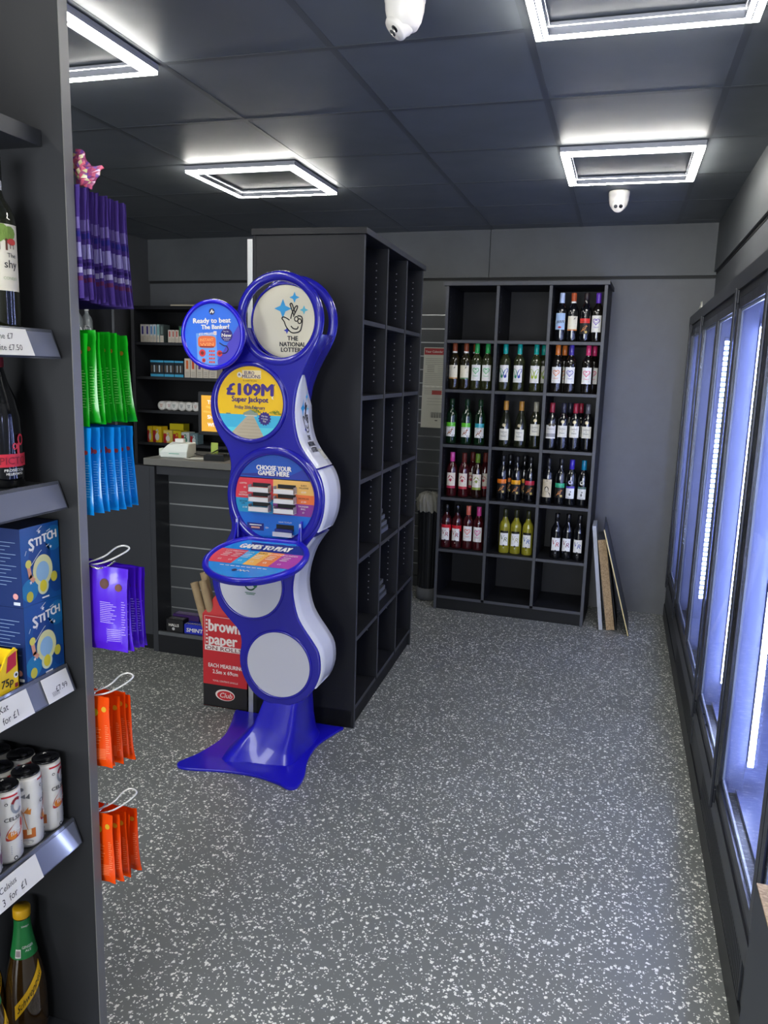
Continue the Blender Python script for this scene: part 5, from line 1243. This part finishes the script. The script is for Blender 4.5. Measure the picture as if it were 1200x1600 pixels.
KIND = {
 'purple': dict(wd=.155, ht=.205, th=.0046, body='46347c', pr=pr_stripe, n=15, top=1.972, y0=1.308, dy=.0112, xr=-.991, lab='purple striped foil sweet bag', grp='purple striped foil bags on the highest hook'),
 'green': dict(wd=.150, ht=.180, th=.0075, body='12a01c', pr=pr_text('8adf7a', [(.90, .2, .03, 'b0701c'), (.82, .17, .05, 'b0601c')], 1), n=8, top=1.708, y0=1.312, dy=.0200, xr=-.990, lab='bright green sweet bag', grp='green sweet bags on the second hook'),
 'blue': dict(wd=.150, ht=.175, th=.0085, body='0f86d8', pr=pr_text('7cc8f0', [(.86, .27, .05, '9a2f3a'), (.93, .28, .03, 'a83a3a')], 1), n=7, top=1.522, y0=1.312, dy=.0255, xr=-.990, lab='sky blue sweet bag', grp='sky blue sweet bags on the third hook'),
 'violet': dict(wd=.135, ht=.178, th=.0085, body='4a1ac0', pr=pr_text('b9a4ea', [(.62, .2, .08, '4a2418'), (.86, .23, .06, '5a2a1c')], 1), n=5, top=1.245, y0=1.314, dy=.0190, xr=-.924, lab='violet chocolate bag', grp='violet chocolate bags on the fourth hook'),
 'orange': dict(wd=.120, ht=.160, th=.0095, body='e2480a', pr=pr_text('f09a60', [(.72, .22, .07, 'c8a414'), (.90, .17, .05, 'd0a01c')], 1), n=5, top=.962, y0=1.314, dy=.0225, xr=-.976, lab='orange chocolate bag', grp='orange chocolate bags on the fifth hook'),
 'orange2': dict(wd=.120, ht=.165, th=.0095, body='e2480a', pr=pr_text('f09a60', [(.72, .22, .07, 'c8a414'), (.90, .17, .05, 'd0a01c')], 1), n=5, top=.690, y0=1.314, dy=.0230, xr=-.974, lab='orange chocolate bag', grp='orange chocolate bags on the lowest hook'),
}
hookname = {'purple': 'highest hook', 'green': 'second hook', 'blue': 'third hook', 'violet': 'fourth hook', 'orange': 'upper orange row', 'orange2': 'lowest orange row'}
for kn, K in KIND.items():
    variants = [bag_mesh(kn, K['wd'], K['ht'], K['th'], K['body'], K['pr'], 10+s) for s in range(3)]
    meshes = []
    for v in variants:
        o = v.build('sweet_bag'); meshes.append(o.data); bpy.data.objects.remove(o)
    cx = K['xr']-K['wd']/2
    for i in range(K['n']):
        o = bpy.data.objects.new('sweet_bag', meshes[i % 3]); COL.objects.link(o)
        tilt = .015*i+.02 if kn != 'purple' else .006*i
        drop = {'purple': .0006, 'green': .0005, 'blue': .001, 'violet': .0035, 'orange': .006, 'orange2': .007}[kn]*i
        o.location = (cx+random.uniform(-.003, .003), K['y0']+.004+K['dy']*i*.86, K['top']-drop+random.uniform(-.003, .003)*(0 if kn == 'purple' else 1))
        o.rotation_euler = (tilt, random.uniform(-.03, .03), random.uniform(-.07, .07))
        if kn in ('violet', 'orange', 'orange2'): o.rotation_euler[1] += random.uniform(-.03, .05)
        tag(o, '%s, %s from the end panel on the %s' % (K['lab'], ORD[i], hookname[kn]), 'sweet bag', K['grp'])
    # the wire hook
    m = MB(); zt = K['top']-.012; ye = K['y0']+K['dy']*K['n']*.86+.012
    hx = cx+(.0 if kn in ('purple', 'green', 'blue') else .012)
    ln = ye-.02 if K['n'] > 6 else 1.36
    m.tube([(hx, 1.3035, zt+.008), (hx, ln-.03, zt+.004), (hx, ln, zt+.010)], .002, M('d0d0d0', .2, metal=.8), 8)
    if kn in ('violet', 'orange', 'orange2'):
        lp = [(-1.030, 1.325, zt+.008), (-1.000, 1.350, zt+.020), (-.990, 1.378, zt+.034), (-.976, 1.388, zt+.038), (-.960, 1.382, zt+.034), (-.968, 1.360, zt+.024), (-.990, 1.335, zt+.012), (-1.02, 1.322, zt+.006)]
        m.tube(smooth_poly(lp, 4, False), .0020, M('dcdcd8', .25, metal=.3), 8); m.tube([(hx, 1.3035, zt+.008), (-1.025, 1.324, zt+.008)], .002, M('d0d0d0', .2, metal=.8), 8)
    tag(m.build('display_hook'), 'metal display hook holding the %s' % K['grp'].replace(' on the ', ', ').replace('hook', 'row'), 'hook', 'hooks on the end panel')
# pink crumpled pack on top of the purple bags
rnd = random.Random(5); m = MB(); nx, nz = 12, 8; cols = [M(c, .22, coat=.5) for c in ('8f3f68', 'b0506e', '6a3f86', 'c2b98a', '9a4a70', 'd0607a')]
G_ = [[(-.032+.064*i/nx+rnd.uniform(-.0025, .0025), -.020+.046*j/nz+.006*math.sin(8*i/nx)+rnd.uniform(-.002, .002)) for i in range(nx+1)] for j in range(nz+1)]
for s_ in (-1, 1):
    for j in range(nz):
        for i in range(nx):
            V = []
            for jj, ii in ((j, i), (j, i+1), (j+1, i+1), (j+1, i)):
                x, z = G_[jj][ii]; e = math.sin(PI*ii/nx)*math.sin(PI*jj/nz)
                V.append((x, s_*(.001+.009*e*(1+.3*math.sin(ii*2.1+jj*1.3))), z))
            m.add(V, [(0, 1, 2, 3)], cols[(int(2.5+2.4*math.sin(i*.9+j*.6)+rnd.random())) % 6])
o = m.build('foil_pack'); o.location = (-1.0, 1.330, 2.000); o.rotation_euler = (.1, .65, .1)
tag(o, 'crumpled pink foil pack lying on top of the purple striped bags', 'foil pack')
